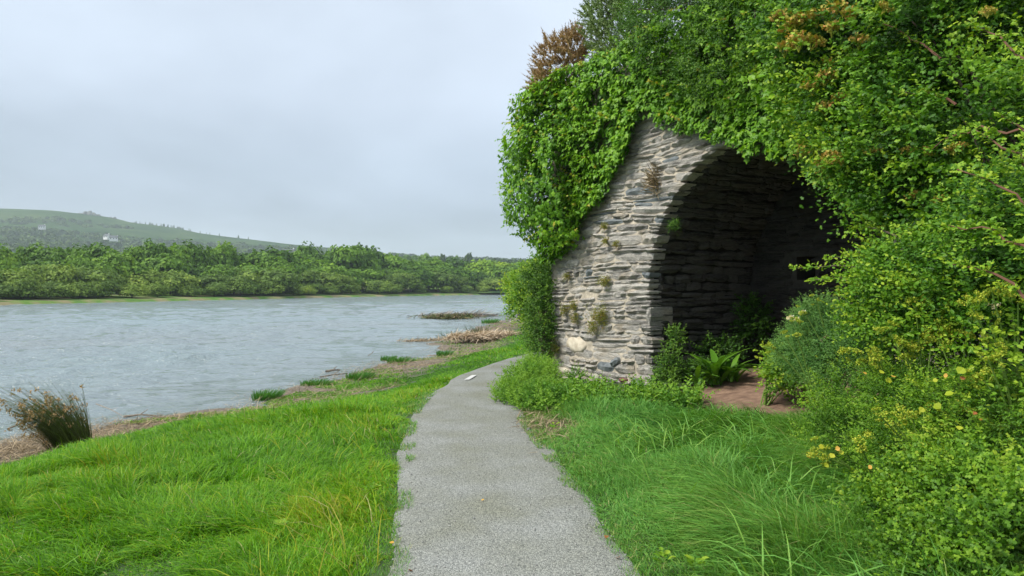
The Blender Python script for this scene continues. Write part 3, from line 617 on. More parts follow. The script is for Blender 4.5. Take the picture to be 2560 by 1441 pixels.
# back wall with the draw hole
hs0, hs1, hz0, hz1 = .62, .95, 1.72, 2.06
bp = [(-3.0, -.5), (-3.0, KH), (4.4, KH), (4.4, -.5), (hs1, -.5), (hs1, hz1), (hs0, hz1), (hs0, hz0), (hs1-.002, hz0), (hs1-.002, -.5)]
kbody(bp, 2.052, 2.7, "back_wall", M_SHADEWALL)
kbody([(-3.0, -.5), (-3.0, KH), (4.4, KH), (4.4, -.5)], 2.702, 5.2, "kiln_core", M_SHADEWALL)

def stone(a0, a1, bl, br, tl, tr, mp, dep, prou, r_, nx=6, nz=3, edge=.022):
    """one stone: corners in wall coordinates, mp(a,b,h) -> 3D; returns V,T"""
    V = []; jit = .022
    bow = [.5*(r_.random()-.5)*.03 for _ in range(4)]
    for j in range(nz):
        v = j/(nz-1)
        for i in range(nx):
            u = i/(nx-1)
            if 0 < i < nx-1: u += .35*(r_.random()-.5)/(nx-1)
            b = (bl*(1-u)+br*u)*(1-v)+(tl*(1-u)+tr*u)*v
            a = (a0[0]*(1-v)+a0[1]*v)*(1-u)+(a1[0]*(1-v)+a1[1]*v)*u
            onb = (j in (0, nz-1)) or (i in (0, nx-1)); crn = (j in (0, nz-1)) and (i in (0, nx-1))
            hgt = prou*(.45+.75*r_.random()); 
            if onb: hgt *= .45
            if crn:
                hgt *= .3; b += (rr_.random()*.3 if j == 0 else -rr_.random()*.3)*abs(tl-bl)
            b += jit*.7*(r_.random()-.5); a += jit*(r_.random()-.5)
            V.append((a, b, hgt))
    ring = [i for i in range(nx)]+[nx*(j+1)-1 for j in range(1, nz)]+[nx*(nz-1)+i for i in range(nx-2, -1, -1)]+[nx*j for j in range(nz-2, 0, -1)]
    base = len(V)
    for q in ring: V.append((V[q][0], V[q][1], -dep))
    T = []
    for j in range(nz-1):
        for i in range(nx-1):
            p = j*nx+i; T += [(p, p+1, p+nx+1), (p, p+nx+1, p+nx)]
    m = len(ring)
    for q in range(m):
        T += [(ring[q], base+q, base+(q+1) % m), (ring[q], base+(q+1) % m, ring[(q+1) % m])]
    V = np.array(V); return mp(V[:, 0], V[:, 1], V[:, 2]), np.array(T)
mapF = lambda a, b, h: K3(a, .03-h-.0, b)
FACE_PX = [(1340, 1010), (1345, 860), (1375, 700), (1370, 600), (1390, 520), (1440, 420), (1500, 310), (1540, 220), (1660, 220), (1790, 260), (1900, 300), (1960, 420), (1700, 1020)]
FACE = [wallpt(*p) for p in FACE_PX]
rr_ = random.Random(5)
zc_ = [-.12]
while zc_[-1] < 4.6: zc_.append(zc_[-1]+rr_.choice([.055, .07, .085, .10, .12, .15]))
def course(i, s):     # wavering bed joints, a little lower towards the left end
    return zc_[i]+.04*math.sin(s*1.3+i*.13)+.010*math.sin(s*4.1+i*.6)+.006*math.sin(s*9+i*1.9)-.02*s*(1 if zc_[i] > 2.5 else 0)
stones = []
SPECIAL = [("cream", *wallpt(1440, 862), .33, .15), ("cream", *wallpt(1398, 925), .26, .07), ("round", *wallpt(1490, 943), .10, .055), ("cream", *wallpt(1392, 955), .16, .04), ("slab", *wallpt(1632, 792), .06, .16)]
HOLE = wallpt(1470, 735)
def in_special(s, z):
    for kd, cs, cz, ra, rb in SPECIAL:
        if ((s-cs)/(ra))**2+((z-cz)/rb)**2 < .8: return True
    return ((s-HOLE[0])/.09)**2+((z-HOLE[1])/.04)**2 < 1
for i in range(len(zc_)-1):
    s = -3.02+rr_.random()*.15; h = zc_[i+1]-zc_[i]
    zm = (zc_[i]+zc_[i+1])/2
    se = float(s_edge(np.array(zm)))+.0
    end_lim = se if zm < AZ+RAD else 4.2
    while s < end_lim-.05:
        wd_ = rr_.choice([.26, .36, .5, .65, .8])*(.8+.5*rr_.random())*(.75 if s < -1.9 else 1.0)
        e = s+wd_; last = e > end_lim-.14
        if last: e = end_lim
        mid = ((s+e)/2, zm)
        g = .006+.010*rr_.random()
        if in_poly(np.array([mid]), FACE)[0] and not in_special(*mid) and (e-s) > .05:
            z0, z1 = course(i, s), course(i, e); y0, y1 = course(i+1, s), course(i+1, e)
            sk = .05*(rr_.random()-.5); tl_ = .5*h*(rr_.random()-.5)*.5; z0 += tl_; y0 += tl_*.6
            # sometimes two thin laminae share a course
            split = h > .095 and rr_.random() < .35
            subs = [(0, .48), (.52, 1)] if split else [(0, 1)]
            for q0, q1 in subs:
                bl, br = z0+(y0-z0)*q0+g/2, z1+(y1-z1)*q0+g/2; tl, tr = z0+(y0-z0)*q1-g/2, z1+(y1-z1)*q1-g/2
                if last and zm < AZ+RAD:
                    o_ = rr_.uniform(-.02, .045); a1 = (float(s_edge(np.array(br)))+o_, float(s_edge(np.array(tr)))+o_)
                else: a1 = (e-g+sk, e-g-sk)
                a0 = (s+g+sk, s+g-sk)
                V, T = stone(a0, a1, bl, br, tl, tr, mapF, (.20 if last else .06), rr_.uniform(.028, .085), rr_)
                c = M_STONE
                if rr_.random() < .015 and zm < 1.0: c = M_RED
                elif rr_.random() < .05: c = M_SLATE
                stones.append((abs(wd_*h), V, T, c))
        s = e
stones.sort(key=lambda q: -q[0])
for a_, V, T, c in stones[:290]:
    cen = V.mean(0); me = mesh_data("stone", V-cen, T, c, {"var": np.full(len(V), rr_.random())})
    link("stone", me, kiln, Vector(cen)+KL)
if len(stones) > 290:
    V, T, A = merge([(V, T, rr_.random()) for a_, V, T, c in stones[290:]])
    tag(kmesh("small_stones", V, T, M_STONE, {"var": A}), kind='stuff')
for kd, cs, cz, ra, rb in SPECIAL:
    if kd == "slab":
        V, T = stone((cs-ra-.1, cs-ra-.1), (float(s_edge(np.array(cz)))+.03,)*2, cz-rb*.8, cz-rb*.8, cz+rb*.8, cz+rb*.8, mapF, .4, .05, rr_); mt = M_STONE; nm = "quoin"
    else:
        d = rdir(60) if kd == "round" else rdir(70); V0 = d*(1+.12*rng.normal(size=(len(d), 1)))
        bm = bmesh.new(); [bm.verts.new((cs+x*ra, cz+y*rb, z_*.055)) for x, y, z_ in V0]; bmesh.ops.convex_hull(bm, input=bm.verts)
        bmesh.ops.delete(bm, geom=[v for v in bm.verts if not v.link_faces], context='VERTS'); bmesh.ops.triangulate(bm, faces=bm.faces[:])
        bm.verts.ensure_lookup_table(); V = np.array([v.co[:] for v in bm.verts]); T = np.array([[v.index for v in f.verts] for f in bm.faces])
        bm.verts.index_update(); T = np.array([[v.index for v in f.verts] for f in bm.faces]); bm.free()
        V = mapF(V[:, 0], V[:, 1], V[:, 2]); mt = M_CREAM if kd == "cream" else M_ROUND; nm = "stone"
    o = kmesh(nm, V, T, mt, {"var": np.full(len(V), .5)}, kd != "slab")
    if kd == "cream" and ra > .15: o['label'] = "large cream quartz boulder low in the pier"
    if kd == "slab": o['label'] = "squared grey block on the pier corner"
# fallen slabs at the pier foot
for (px, py, ww, hh, rot, mt) in ((1600, 962, .34, .05, -.35, M_SLATE), (1540, 905, .2, .05, .5, M_SLATE), (1560, 950, .16, .035, -.1, M_RED), (1470, 970, .25, .04, .1, M_STONE), (1420, 968, .2, .05, .0, M_STONE)):
    s, z = wallpt(px, py); V, T = stone((-ww/2, -ww/2+.02), (ww/2, ww/2), -hh, -hh, hh, hh*.8, lambda a, b, h: np.stack([a, b, h], -1), .05, .06, rr_)
    c_, s__ = math.cos(rot), math.sin(rot); a, b = V[:, 0]*c_-V[:, 1]*s__, V[:, 0]*s__+V[:, 1]*c_
    kmesh("stone", mapF(s+a, z+b, V[:, 2]+.05), T, mt, {"var": np.full(len(V), .4)})
# inside masonry: reveal + vault, back wall, left end wall, far right jamb; too dark and small to pick apart singly
prof_pts = [(-.05, -.3), (-.20, .3), (-.27, .8), (-.27, AZ)]+[(AC-RAD*math.cos(a), AZ+RAD*math.sin(a)) for a in np.linspace(0, math.pi, 60)[1:]]+[(2*AC+.27, -.3)]
PP = np.array(prof_pts); seg = np.hypot(*np.diff(PP, axis=0).T); Q = np.concatenate([[0], np.cumsum(seg)])
def mapV(u, q, h):
    s = np.interp(q, Q, PP[:, 0]); z = np.interp(q, Q, PP[:, 1]); e = .02
    ds = np.interp(q+e, Q, PP[:, 0])-np.interp(q-e, Q, PP[:, 0]); dz = np.interp(q+e, Q, PP[:, 1])-np.interp(q-e, Q, PP[:, 1]); ln = np.hypot(ds, dz)+1e-9
    return K3(s+dz/ln*h, u, z-ds/ln*h)
inner = []
def lay(mp, a_lo, a_hi, b_lo, b_hi, prou, skip=None, wmul=1.0):
    b = b_lo
    while b < b_hi:
        h = rr_.choice([.06, .08, .10, .13]); a = a_lo-rr_.random()*.2; ph = rr_.random()*6
        while a < a_hi:
            wd_ = rr_.choice([.16, .24, .34, .46])*(1+.4*rr_.random())*wmul; e = min(a+wd_, a_hi); aa = max(a, a_lo)
            if e-aa > .06 and not (skip and skip((aa+e)/2, b+h/2)):
                g = .012; w1 = .02*math.sin(aa*3+ph); w2 = .02*math.sin(e*3+ph)
                V, T = stone((aa+g, aa+g), (e-g, e-g), b+w1+g/2, b+w2+g/2, b+h+w1-g/2, b+h+w2-g/2, mp, .04, rr_.uniform(.02, .06)*prou, rr_, 5, 3)
                inner.append((V, T, rr_.random()))
            a = e
        b += h
lay(mapV, .17, 2.04, .1, Q[-1]-.1, 1.0)
V, T, A = merge(inner); kmesh("vault_masonry", V, T, M_SHADE, {"var": A})['kind'] = 'stuff'; inner = []
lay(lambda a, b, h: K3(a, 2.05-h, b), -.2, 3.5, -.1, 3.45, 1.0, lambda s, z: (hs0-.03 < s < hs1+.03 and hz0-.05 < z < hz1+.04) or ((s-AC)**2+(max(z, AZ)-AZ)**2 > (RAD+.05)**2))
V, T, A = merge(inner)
kmesh("back_masonry", V, T, M_SHADE2, {"var": A})['kind'] = 'stuff'
endw = inner; inner = []
lay(lambda a, b, h: K3(-3.0-h, a, b), .0, 5.1, -.2, 4.9, 1.2); lay(lambda a, b, h: K3(a, .03-h, b), 3.62, 4.35, -.1, 4.4, 1.0)
V, T, A = merge(inner); kmesh("side_masonry", V, T, M_STONE, {"var": A})['kind'] = 'stuff'

def twigs(P, D, Lg, m, lsize, tmpl, var, up=.5):
    """leaves set along twigs that start at P and run along D"""
    n = len(P); D = nrmz(D); Lg = np.full(n, Lg) if np.isscalar(Lg) else Lg
    t = (np.arange(m)+.5)/m; side = np.where(np.arange(m) % 2, 1., -1.)
    W = nrmz(np.cross(D, np.array((0, 0, 1.))+.3*rdir(n)))
    pos = P[:, None]+D[:, None]*(Lg[:, None]*t)[..., None]-np.array((0, 0, 1.))*(Lg[:, None]*.18*t**2)[..., None]
    u = D[:, None]*.7+W[:, None]*side[None, :, None]+.35*rng.normal(size=(n, m, 3))
    nn = np.array((0, 0, 1.))*up+.55*rng.normal(size=(n, m, 3))-D[:, None]*.1+np.array((-.25, -.35, .1))
    vv = np.clip(var[:, None]+.25*(rng.random((n, m))-.5)+.18*t[None]-.05, 0, 1)
    return leaves(pos.reshape(-1, 3), nn.reshape(-1, 3), u.reshape(-1, 3), (lsize*(.65+.6*rng.random((n, m)))*(1-.35*t[None])).ravel(), tmpl, vv.ravel())
# ------------------------------------------------------------------ ivy over the kiln
IVY_PX = [(1000, 655), (1300, 655), (1392, 662), (1410, 640), (1455, 585), (1475, 545), (1500, 512), (1528, 488), (1540, 440), (1575, 398), (1592, 360), (1598, 320), (1615, 290), (1650, 288), (1672, 318), (1700, 322), (1725, 330), (1760, 325), (1800, 345),
          (1830, 352), (1865, 362), (1890, 398), (1915, 372), (1940, 380), (1950, 405), (1970, 375), (2020, 395), (2040, 430), (2100, 470), (2200, 560), (2330, 600), (2700, 600), (2700, -500), (1000, -500)]
IVYP = [wallpt(*p) for p in IVY_PX[2:31]]+[(4.5, 2.0), (4.6, 6), (-9, 7), (-9, wallpt(1392, 662)[1])]
def ivy_shell(n):
    s = rng.uniform(-3.0, 4.3, n); z = rng.uniform(1.6, 5.2, n); P = np.c_[s, z]
    P = P[in_poly(P+.03*rng.normal(size=P.shape), IVYP)]; s, z = P[:, 0], P[:, 1]
    # thickness grows away from the bare stone and towards the left end
    k = sstep(-.9, -3.0, s); th = .10+.10*sstep(2.6, 5, z)+.5*k*sstep(1.9, 3.0, z)*sstep(5.3, 4.6, z)+.15*sstep(4.4, 5.2, z)
    lump = .25+1.6*noise(np.c_[s, z], 1.5, 41, 3)
    dep = rng.random(len(s))**.6
    n_ = -(th*lump*(.25+.75*dep)+.03)
    Pn = K3(s, n_, z); Nn = np.broadcast_to(np.array((-KN[0], -KN[1], .45)), Pn.shape)-.5*k[:, None]*np.array((KS[0], KS[1], 0))
    return Pn, Nn, dep, lump
def ivy_cap(n, c, rad, pw=2.8, half=True):
    d = rdir(n); m_ = (np.abs(d)**pw).sum(1)**(-1/pw); d2 = d*m_[:, None]
    if half: k = (d[:, 0] < .55) & (d[:, 1] < .75); d, d2 = d[k], d2[k]
    lump = .76+.40*noise(d2*rad, 1.5, 43, 3); dep = rng.random(len(d))**.5
    q = d2*rad*(lump*(.72+.28*dep))[:, None]+c
    P = K3(q[:, 0], q[:, 1], q[:, 2]); nd = nrmz(d/rad)
    Nn = np.stack([KS[0]*nd[:, 0]+KN[0]*nd[:, 1], KS[1]*nd[:, 0]+KN[1]*nd[:, 1], nd[:, 2]+.35], -1)
    return P, Nn, dep, (lump-.7)*2
ivy = empty("ivy", (KO[0], KO[1], 0)); tag(ivy, "glossy green ivy hanging in a thick mat over the kiln front", "ivy")
A1 = ivy_shell(60000); A2 = ivy_cap(20000, np.array((-2.75, .45, 3.68)), np.array((1.54, 1.3, 1.60)))
P = np.vstack([A1[0], A2[0]]); Nn = np.vstack([A1[1], A2[1]]); dep = np.concatenate([A1[2], A2[2]])
pxy = proj(P)
ok = ~((pxy[:, 1] > 655+.0*pxy[:, 0]) & (pxy[:, 0] < 1400)) & (P[:, 2] > 2.0) & (pxy[:, 0] < 2450)
ok &= (noise(P, 4.2, 49, 2) > .40) | (dep < .45)
P, Nn, dep = P[ok], Nn[ok], dep[ok]; n = len(P)
Nn = nrmz(Nn)+.55*rdir(n); U = np.array((0, 0, -1.0))+.75*rdir(n)
patch = noise(P, .9, 44, 2)
var = np.clip(.30*patch+.02+.50*dep+.34*(rng.random(n)-.5)+.04, 0, .96); var[rng.random(n) < .003] = 1  # deeper leaves darker: shade inside the mat put into leaf colour
size = (.048+.062*rng.random(n)**1.6)*(.75+.5*patch)
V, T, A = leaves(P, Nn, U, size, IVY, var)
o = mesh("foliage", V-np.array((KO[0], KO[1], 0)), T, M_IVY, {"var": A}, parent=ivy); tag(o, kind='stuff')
# loose shoots standing off the mat
so_ = rng.choice(np.where(dep > .8)[0], 900, replace=False); Ps = P[so_]; Dn_ = nrmz(nrmz(Nn[so_])+np.array((0, 0, -.15))+.6*rdir(900))
V, T, A = twigs(Ps, Dn_, .10+.22*rng.random(900)**2, 7, .062, IVY, np.clip(.72+.15*rng.normal(size=900), 0, .97), .6)
tag(mesh("shoots", V-np.array((KO[0], KO[1], 0)), T, M_IVY, {"var": A}, parent=ivy), kind='stuff')
# the outermost leaves singly
lv = [mesh_data("leaf", *leaves(np.zeros((1, 3)), np.array([(0, 0, 1.)]), np.array([(0, 1., 0)]), 1.0, IVY, np.array([v]))[:2], M_IVY, {"var": np.full(len(IVY[0]), v)}) for v in (.35, .5, .6, .7, .8, .9)]
front = np.where((dep > .93))[0]; pick = rng.choice(front, 280, replace=False)
from mathutils import Matrix
def put_leaf(me, parent, p, nn, uu, s, name="leaf"):
    nn = Vector(nn).normalized(); uu = Vector(uu); uu = (uu-nn*uu.dot(nn)).normalized(); ax = uu.cross(nn)
    o = bpy.data.objects.new(name, me); COL.objects.link(o); o.parent = parent
    o.matrix_local = Matrix(((ax.x*s, uu.x*s, nn.x*s, p[0]), (ax.y*s, uu.y*s, nn.y*s, p[1]), (ax.z*s, uu.z*s, nn.z*s, p[2]), (0, 0, 0, 1)))
    return o
for i in pick:
    out_ = nrmz(Nn[i][None])[0]*.03
    put_leaf(lv[int(rng.integers(6))], ivy, P[i]+out_-np.array((KO[0], KO[1], 0)), Nn[i], U[i], float(size[i])*1.1)
# a few bare ivy stems
parts = []
for i in range(26):
    s = rng.uniform(-2.9, -1.2); z = rng.uniform(3.6, 4.8); q = [K3(s+.1*k_*rng.normal(), -.06-.03*rng.random(), z-.12*k_) for k_ in range(6)]; parts.append(tube(q, .009, .004, 4))
V, T, A = merge(parts); mesh("stem", V-np.array((KO[0], KO[1], 0)), T, M_WOOD, {"var": A}, parent=ivy)

# ------------------------------------------------------------------ leafy bushes
OUTER = []; LASTP = []
def ell_pts(E, n, seed, depth=.55, lo=-.9):
    E = np.array(E, float); ar = (E[:, 3]*E[:, 4]+E[:, 3]*E[:, 5]+E[:, 4]*E[:, 5]); i = rng.choice(len(E), n, p=ar/ar.sum())
    d = rdir(n); nn_ = noise(E[i, :3]*.0+d*1.5+i[:, None]*5.7, 2.3, seed, 3); rel = (1-depth*rng.random(n)**1.8)
    f = (.60+.86*nn_)*rel; P = E[i, :3]+d*E[i, 3:6]*f[:, None]; OUTER.clear(); OUTER.append(np.clip((nn_-.5)*2.2+.6*(rel-.75), -.5, .5))
    inside = np.zeros(n, bool)
    for q in range(len(E)):
        r_ = np.linalg.norm((P-E[q, :3])/E[q, 3:6], axis=1); inside |= (r_ < .5) & (i != q)
    P, d, i = P[~inside], d[~inside], i[~inside]; OUTER[0] = OUTER[0][~inside]
    return P, d, i
def bush(name, E, ntw, m, lsize, tmpl, mat, Lg, label, cat, group=None, seed=1, base=None, varc=.45, keepf=None, trunk=True, up=.5, depth=.55, dirbias=(0, 0, .35), part="crown", holes=0):
    P, d, i = ell_pts(E, ntw, seed, depth)
    k = P[:, 2] > ground_z(P)+.02
    if keepf is not None: k &= keepf(P)
    if holes: k &= noise(P, 2.6, seed+9, 2) > holes
    P, d, i = P[k], d[k], i[k]; ou = OUTER[0][k]
    base = np.array(base if base is not None else (np.mean([e[0] for e in E]), np.mean([e[1] for e in E]), 0), float)
    if base[2] == 0: base[2] = float(ground_z(base[None])[0])
    e = empty(name, base); tag(e, label, cat, group)
    var = np.clip(varc+.55*(noise(P, 1.6, seed+3, 3)-.5)+.25*(rng.random(len(P))-.5)+.85*ou, 0, 1); LASTP.clear(); LASTP.append(P)
    V, T, A = twigs(P, d+np.array(dirbias)+.45*rdir(len(P)), Lg*(.6+.8*rng.random(len(P))), m, lsize, tmpl, var, up)
    mesh(part, V-base, T, mat, {"var": A}, parent=e)
    if trunk:
        parts = []
        for q in range(min(len(E)*5, 46)):
            j = int(rng.integers(len(E))); tgt = np.array(E[j][:3])+rdir(1)[0]*np.array(E[j][3:6])*.8
            if tgt[2] < base[2]+.1: tgt[2] = base[2]+.3
            m1 = base+(tgt-base)*np.array((.3, .3, .55))+.08*rdir(1)[0]; m2 = base+(tgt-base)*np.array((.7, .7, .85))+.08*rdir(1)[0]
            qq = np.array([base+(tgt-base)*v for v in (.1, .3, .5, .7, .9, 1)]+[m1, m2, tgt]); ks_, kn_ = (qq[:, :2]-KO)@KS, (qq[:, :2]-KO)@KN
            if name in ("hawthorn_tree", "scrub_tree", "privet_bush", "blackthorn_bush") and ((ks_ > -.6) & (ks_ < 3.75) & (qq[:, 2] < 4.6) & (kn_ > -1.2)).any(): continue
            parts.append(tube(np.array([base+.06*rdir(1)[0]*(1, 1, 0), m1, m2, tgt])-base, .007+.022*min(1.0, float(np.linalg.norm(tgt-base))/4), .003, 5))
        if not parts: parts = [tube(np.array([base+(0, 0, -.1), base+(0, 0, .4)])-base, .03, .02, 5)]
        V, T, A = merge(parts); mesh("trunk" if part == "crown" else "stem", V, T, M_WOOD if part == "crown" else M_STALK, {"var": A}, parent=e)
    return e
def EL(px, py, Y, rpx, rpy=None, rd=None):
    """an ellipsoid seen at px,py at depth Y, radii given in photo pixels (across, up) and metres in depth"""
    rpy = rpy or rpx; c = at(px, py, Y); a = rpx/F*Y; b = rpy/F*Y
    return (c[0], c[1], c[2], a, rd or a*.9, b)

# big hawthorn overhanging the mouth from the right
haw = bush("hawthorn_tree", [EL(2240, 120, 6.9, 220, 170, .9), EL(2080, 80, 7.6, 150, 110, .7), EL(2330, 330, 6.4, 200, 150, .8), EL(2165, 270, 7.0, 120, 95, .5),
            EL(2530, 380, 5.6, 190, 170, .8), EL(2150, 385, 6.9, 75, 50, .3), EL(2250, 460, 6.5, 85, 70, .4), EL(2370, 530, 6.0, 150, 110, .6), EL(2500, 600, 5.4, 170, 130, .7), EL(2320, 620, 6.0, 90, 70, .4), EL(2440, 40, 6.4, 110, 70, .5)],
            14500, 9, .062, LOBE, M_HAW, .36, "big hawthorn with orange-brown spent blossom overhanging the kiln mouth", "tree", base=(4.35, 5.6, 0), seed=51, varc=.36, holes=.46, keepf=lambda P: P[:, 0]/P[:, 1]*F+1280 > 1925)
HAWP = LASTP[0].copy(); HAWX = proj(HAWP)
# projecting sprays of the hawthorn, each its own branch
def spray(parent, a, b, nleaf, lsize, tmpl, mat, name="branch", wood=M_WOOD, sag=.06, var=.6):
    org = np.array(parent.location); a, b = np.array(a), np.array(b); t = np.linspace(0, 1, 8)[:, None]
    pts = a+(b-a)*t+np.array((0, 0, 1))*sag*np.sin(np.pi*t)+.012*rng.normal(size=(8, 3))
    V, T, A = tube(pts-org, .010, .003, 5); o = mesh(name, V, T, wood, {"var": A}, parent=parent)
    ti = .15+.85*rng.random(nleaf); P = np.stack([np.interp(ti, t[:, 0], pts[:, k]) for k in range(3)], -1)
    D = nrmz(b-a)+.9*rdir(nleaf); D[:, 2] += .3
    V, T, A = twigs(P, D, .05+.09*(1.1-ti)*np.linalg.norm(b-a), 5, lsize, tmpl, np.clip(var+.2*rng.normal(size=nleaf)*.5, 0, 1), .8)
    me = mesh("leaves", V-org, T, mat, {"var": A}, parent=o); tag(me, kind='stuff'); return o
for (ax, ay, Ya, bx, by, Yb, nl) in ((2280, 690, 6.0, 1978, 676, 6.7, 26), (2230, 640, 6.2, 2060, 655, 6.7, 24), (2260, 720, 5.9, 2035, 705, 6.5, 34), (2250, 600, 6.0, 2130, 575, 6.6, 22), (2180, 420, 6.8, 1995, 385, 7.3, 24),
                                     (2200, 480, 6.5, 2050, 440, 7.0, 26), (2120, 330, 7.0, 1990, 290, 7.5, 20), (2170, 90, 7.2, 1925, 45, 7.8, 26), (2140, 130, 7.2, 1945, 115, 7.8, 26), (2560, 330, 4.7, 2330, 370, 5.2, 26), (2620, 470, 4.1, 2440, 330, 4.4, 22), (2640, 600, 3.9, 2400, 420, 4.3, 26), (2640, 680, 3.9, 2380, 560, 4.3, 26), (2650, 420, 3.9, 2500, 300, 4.1, 20), (2600, 760, 4.0, 2360, 660, 4.4, 24), (2600, 200, 4.6, 2420, 60, 5.0, 26), (2400, 260, 5.6, 2230, 240, 6.1, 26), (2350, 150, 5.8, 2200, 60, 6.2, 22)):
    spray(haw, at(ax, ay, Ya), at(bx, by, Yb), nl, .042, LOBE, M_HAW, var=.80, wood=M_TWIG if ax > 2340 else M_WOOD)
# spent blossom clusters
def cluster_data(name, mat, n_, r, seed, flat=.45, stalk=True):
    r_ = np.random.default_rng(seed); d = r_.normal(size=(n_, 3)); d = d/np.linalg.norm(d, axis=1)[:, None]*(r_.random((n_, 1))**.5); d[:, 2] = d[:, 2]*flat+.15
    P = d*r; V, T, A = leaves(P, nrmz(r_.normal(size=(n_, 3))+(0, 0, .8)), nrmz(r_.normal(size=(n_, 3))), r*.24, CARD, r_.random(n_)); parts = [(V, T, A)]
    if stalk:
        for i in range(9): parts.append(tube([(0, 0, -r*.9), P[i]*.6+(0, 0, -.1*r), P[i]], r*.022, r*.015, 3, .1))
    V, T, A = merge(parts); return mesh_data(name, V, T, mat, {"var": A})
CLO = [cluster_data("flower_cluster", M_ORANGE, 150, 1.0, 70+i, .4) for i in range(3)]
for (px, py, Y, r) in ((1948, 45, 7.7, .10), (1985, 62, 7.6, .12), (2040, 40, 7.4, .11), (2090, 20, 7.3, .10), (1965, 118, 7.7, .10), (2000, 100, 7.6, .11), (2040, 105, 7.5, .09), (2080, 70, 7.4, .09), (2030, 215, 7.3, .09), (2062, 195, 7.2, .09),
                       (2100, 245, 7.1, .07), (2015, 375, 7.3, .10), (1998, 385, 7.35, .06), (2060, 405, 7.0, .09), (2085, 395, 6.9, .09), (2048, 438, 7.0, .05), (2272, 378, 5.9, .06), (2318, 380, 5.8, .045), (2380, 375, 5.5, .05), (2405, 365, 5.5, .04), (2285, 490, 6.0, .06),
                       (2150, 100, 7.0, .08), (2130, 35, 7.1, .09), (2060, 270, 7.2, .08), (2215, 20, 6.5, .06), (2195, 690, 6.1, .08), (2225, 715, 6.0, .07), (2470, 30, 5.3, .05), (2350, 500, 5.6, .05), (2180, 380, 6.6, .06), (2070, 160, 7.3, .07)):
    nb_ = np.hypot(HAWX[:, 0]-px, HAWX[:, 1]-py) < 34
    if nb_.any(): Y = min(Y, float(np.percentile(HAWP[nb_, 1], 4))-.12)
    o = link("flower_cluster", CLO[px % 3], haw, at(px, py, Y)-np.array(haw.location)); r *= 1.15; o.scale = (r, r, r); o.rotation_euler = (rng.normal()*.35, rng.normal()*.35, rng.random()*6)
# broad-leaved ivy among the hawthorn edge
bi = empty("broadleaf_ivy", at(1960, 180, 8.2)); tag(bi, "pale broad-leaved ivy sprays hanging between the hawthorn and the kiln crown", "ivy")
org = np.array(bi.location); n = 230
c0 = np.array([at(px, py, 8.1) for px, py in ((1930, 170), (1985, 180), (1900, 200), (1960, 215), (2010, 150), (2040, 215), (2050, 280), (2030, 270), (1940, 250), (2080, 250), (1995, 300), (1950, 290), (1930, 280))])
ci = rng.integers(0, len(c0), n); P = c0[ci]+rng.normal(size=(n, 3))*(.13, .12, .10)
for i in range(n):
    nn = np.array((-.5, -.8, .8))+.5*rng.normal(size=3); me = lv[int(rng.integers(2, 6))] if rng.random() < .4 else None
    if me is None:
        if i == 0 or 'OVD' not in globals():
            OVD = [mesh_data("leaf", OVAL[0]*(1.7, 1, 1), OVAL[1], M_IVY, {"var": np.full(6, v)}) for v in (.5, .65, .78, .88)]
        me = OVD[int(rng.integers(4))]
    put_leaf(me, bi, P[i]-org, nn, np.array((0, 0, -1))+.8*rng.normal(size=3), .075+.035*rng.random())

# small-leaved scrub on the kiln crown and behind
bush("privet_bush", [EL(1740, 60, 10.0, 170, 130, .8), EL(1880, 90, 9.0, 150, 150, .7), EL(1660, 20, 10.8, 110, 90, .7), EL(1800, 170, 9.3, 110, 80, .35), EL(1950, -30, 9.0, 200, 120, .9), EL(1960, 140, 8.6, 90, 90, .4)],
     9500, 8, .036, OVAL, M_DARKLEAF, .2, "dense dark small-leaved shrub draped over the top of the kiln", "bush", base=tuple(K3(1.5, 1.2, 5.0)), seed=61, varc=.36, holes=.36)
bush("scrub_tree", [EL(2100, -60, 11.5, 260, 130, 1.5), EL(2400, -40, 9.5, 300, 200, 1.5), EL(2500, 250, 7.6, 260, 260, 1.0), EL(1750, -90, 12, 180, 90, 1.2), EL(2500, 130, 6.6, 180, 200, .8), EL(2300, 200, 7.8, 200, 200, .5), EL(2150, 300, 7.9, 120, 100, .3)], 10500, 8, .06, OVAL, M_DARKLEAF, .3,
     "shaded dark tree filling the top corner behind the hawthorn", "tree", base=(7.0, 10.5, 0), seed=63, varc=.18, keepf=lambda P: ((P[:, :2]-KO)@KN > .2) | (P[:, 2] > 5.0) | ((P[:, :2]-KO)@KS > 3.6))  # low leaf tone: the unlit corner's shade is put into the colour

def spiky(name, E, ns, ln, mat, label, seed, varc, base, nneed=46, brown=None):
    P, d, i = ell_pts(E, ns, seed, .5); D = nrmz(d+np.array((-.15, 0, .7))+.3*rdir(len(P)))
    e = empty(name, base); tag(e, label, "gorse"); base = np.array(base)
    n = len(P); t = rng.random((n, nneed)); LL = ln*(.6+.8*rng.random(n))
    pos = P[:, None]+D[:, None]*(LL[:, None]*t)[..., None]; nd = nrmz(rng.normal(size=(n, nneed, 3)))+D[:, None]*.9
    vv = np.clip(varc+.5*(noise(P, 2.5, seed, 2)-.5)[:, None]+.3*(rng.random((n, nneed))-.5), 0, 1)
    V, T, A = leaves(pos.reshape(-1, 3), rdir(n*nneed), nd.reshape(-1, 3), (.06*(1.15-t)*(.7+.6*rng.random((n, nneed)))).ravel(), (NEEDLE[0]*(3.4, 1, 1), NEEDLE[1]), vv.ravel())
    mesh("crown", V-base, T, mat, {"var": A}, parent=e)
    parts = [tube(np.array([base, base+(P[j]-base)*.6, P[j], P[j]+D[j]*LL[j]])-base, .006, .002, 3) for j in range(0, n, max(1, n//90))]
    V, T, A = merge(parts); mesh("stem", V, T, M_WOOD, {"var": A}, parent=e); return e
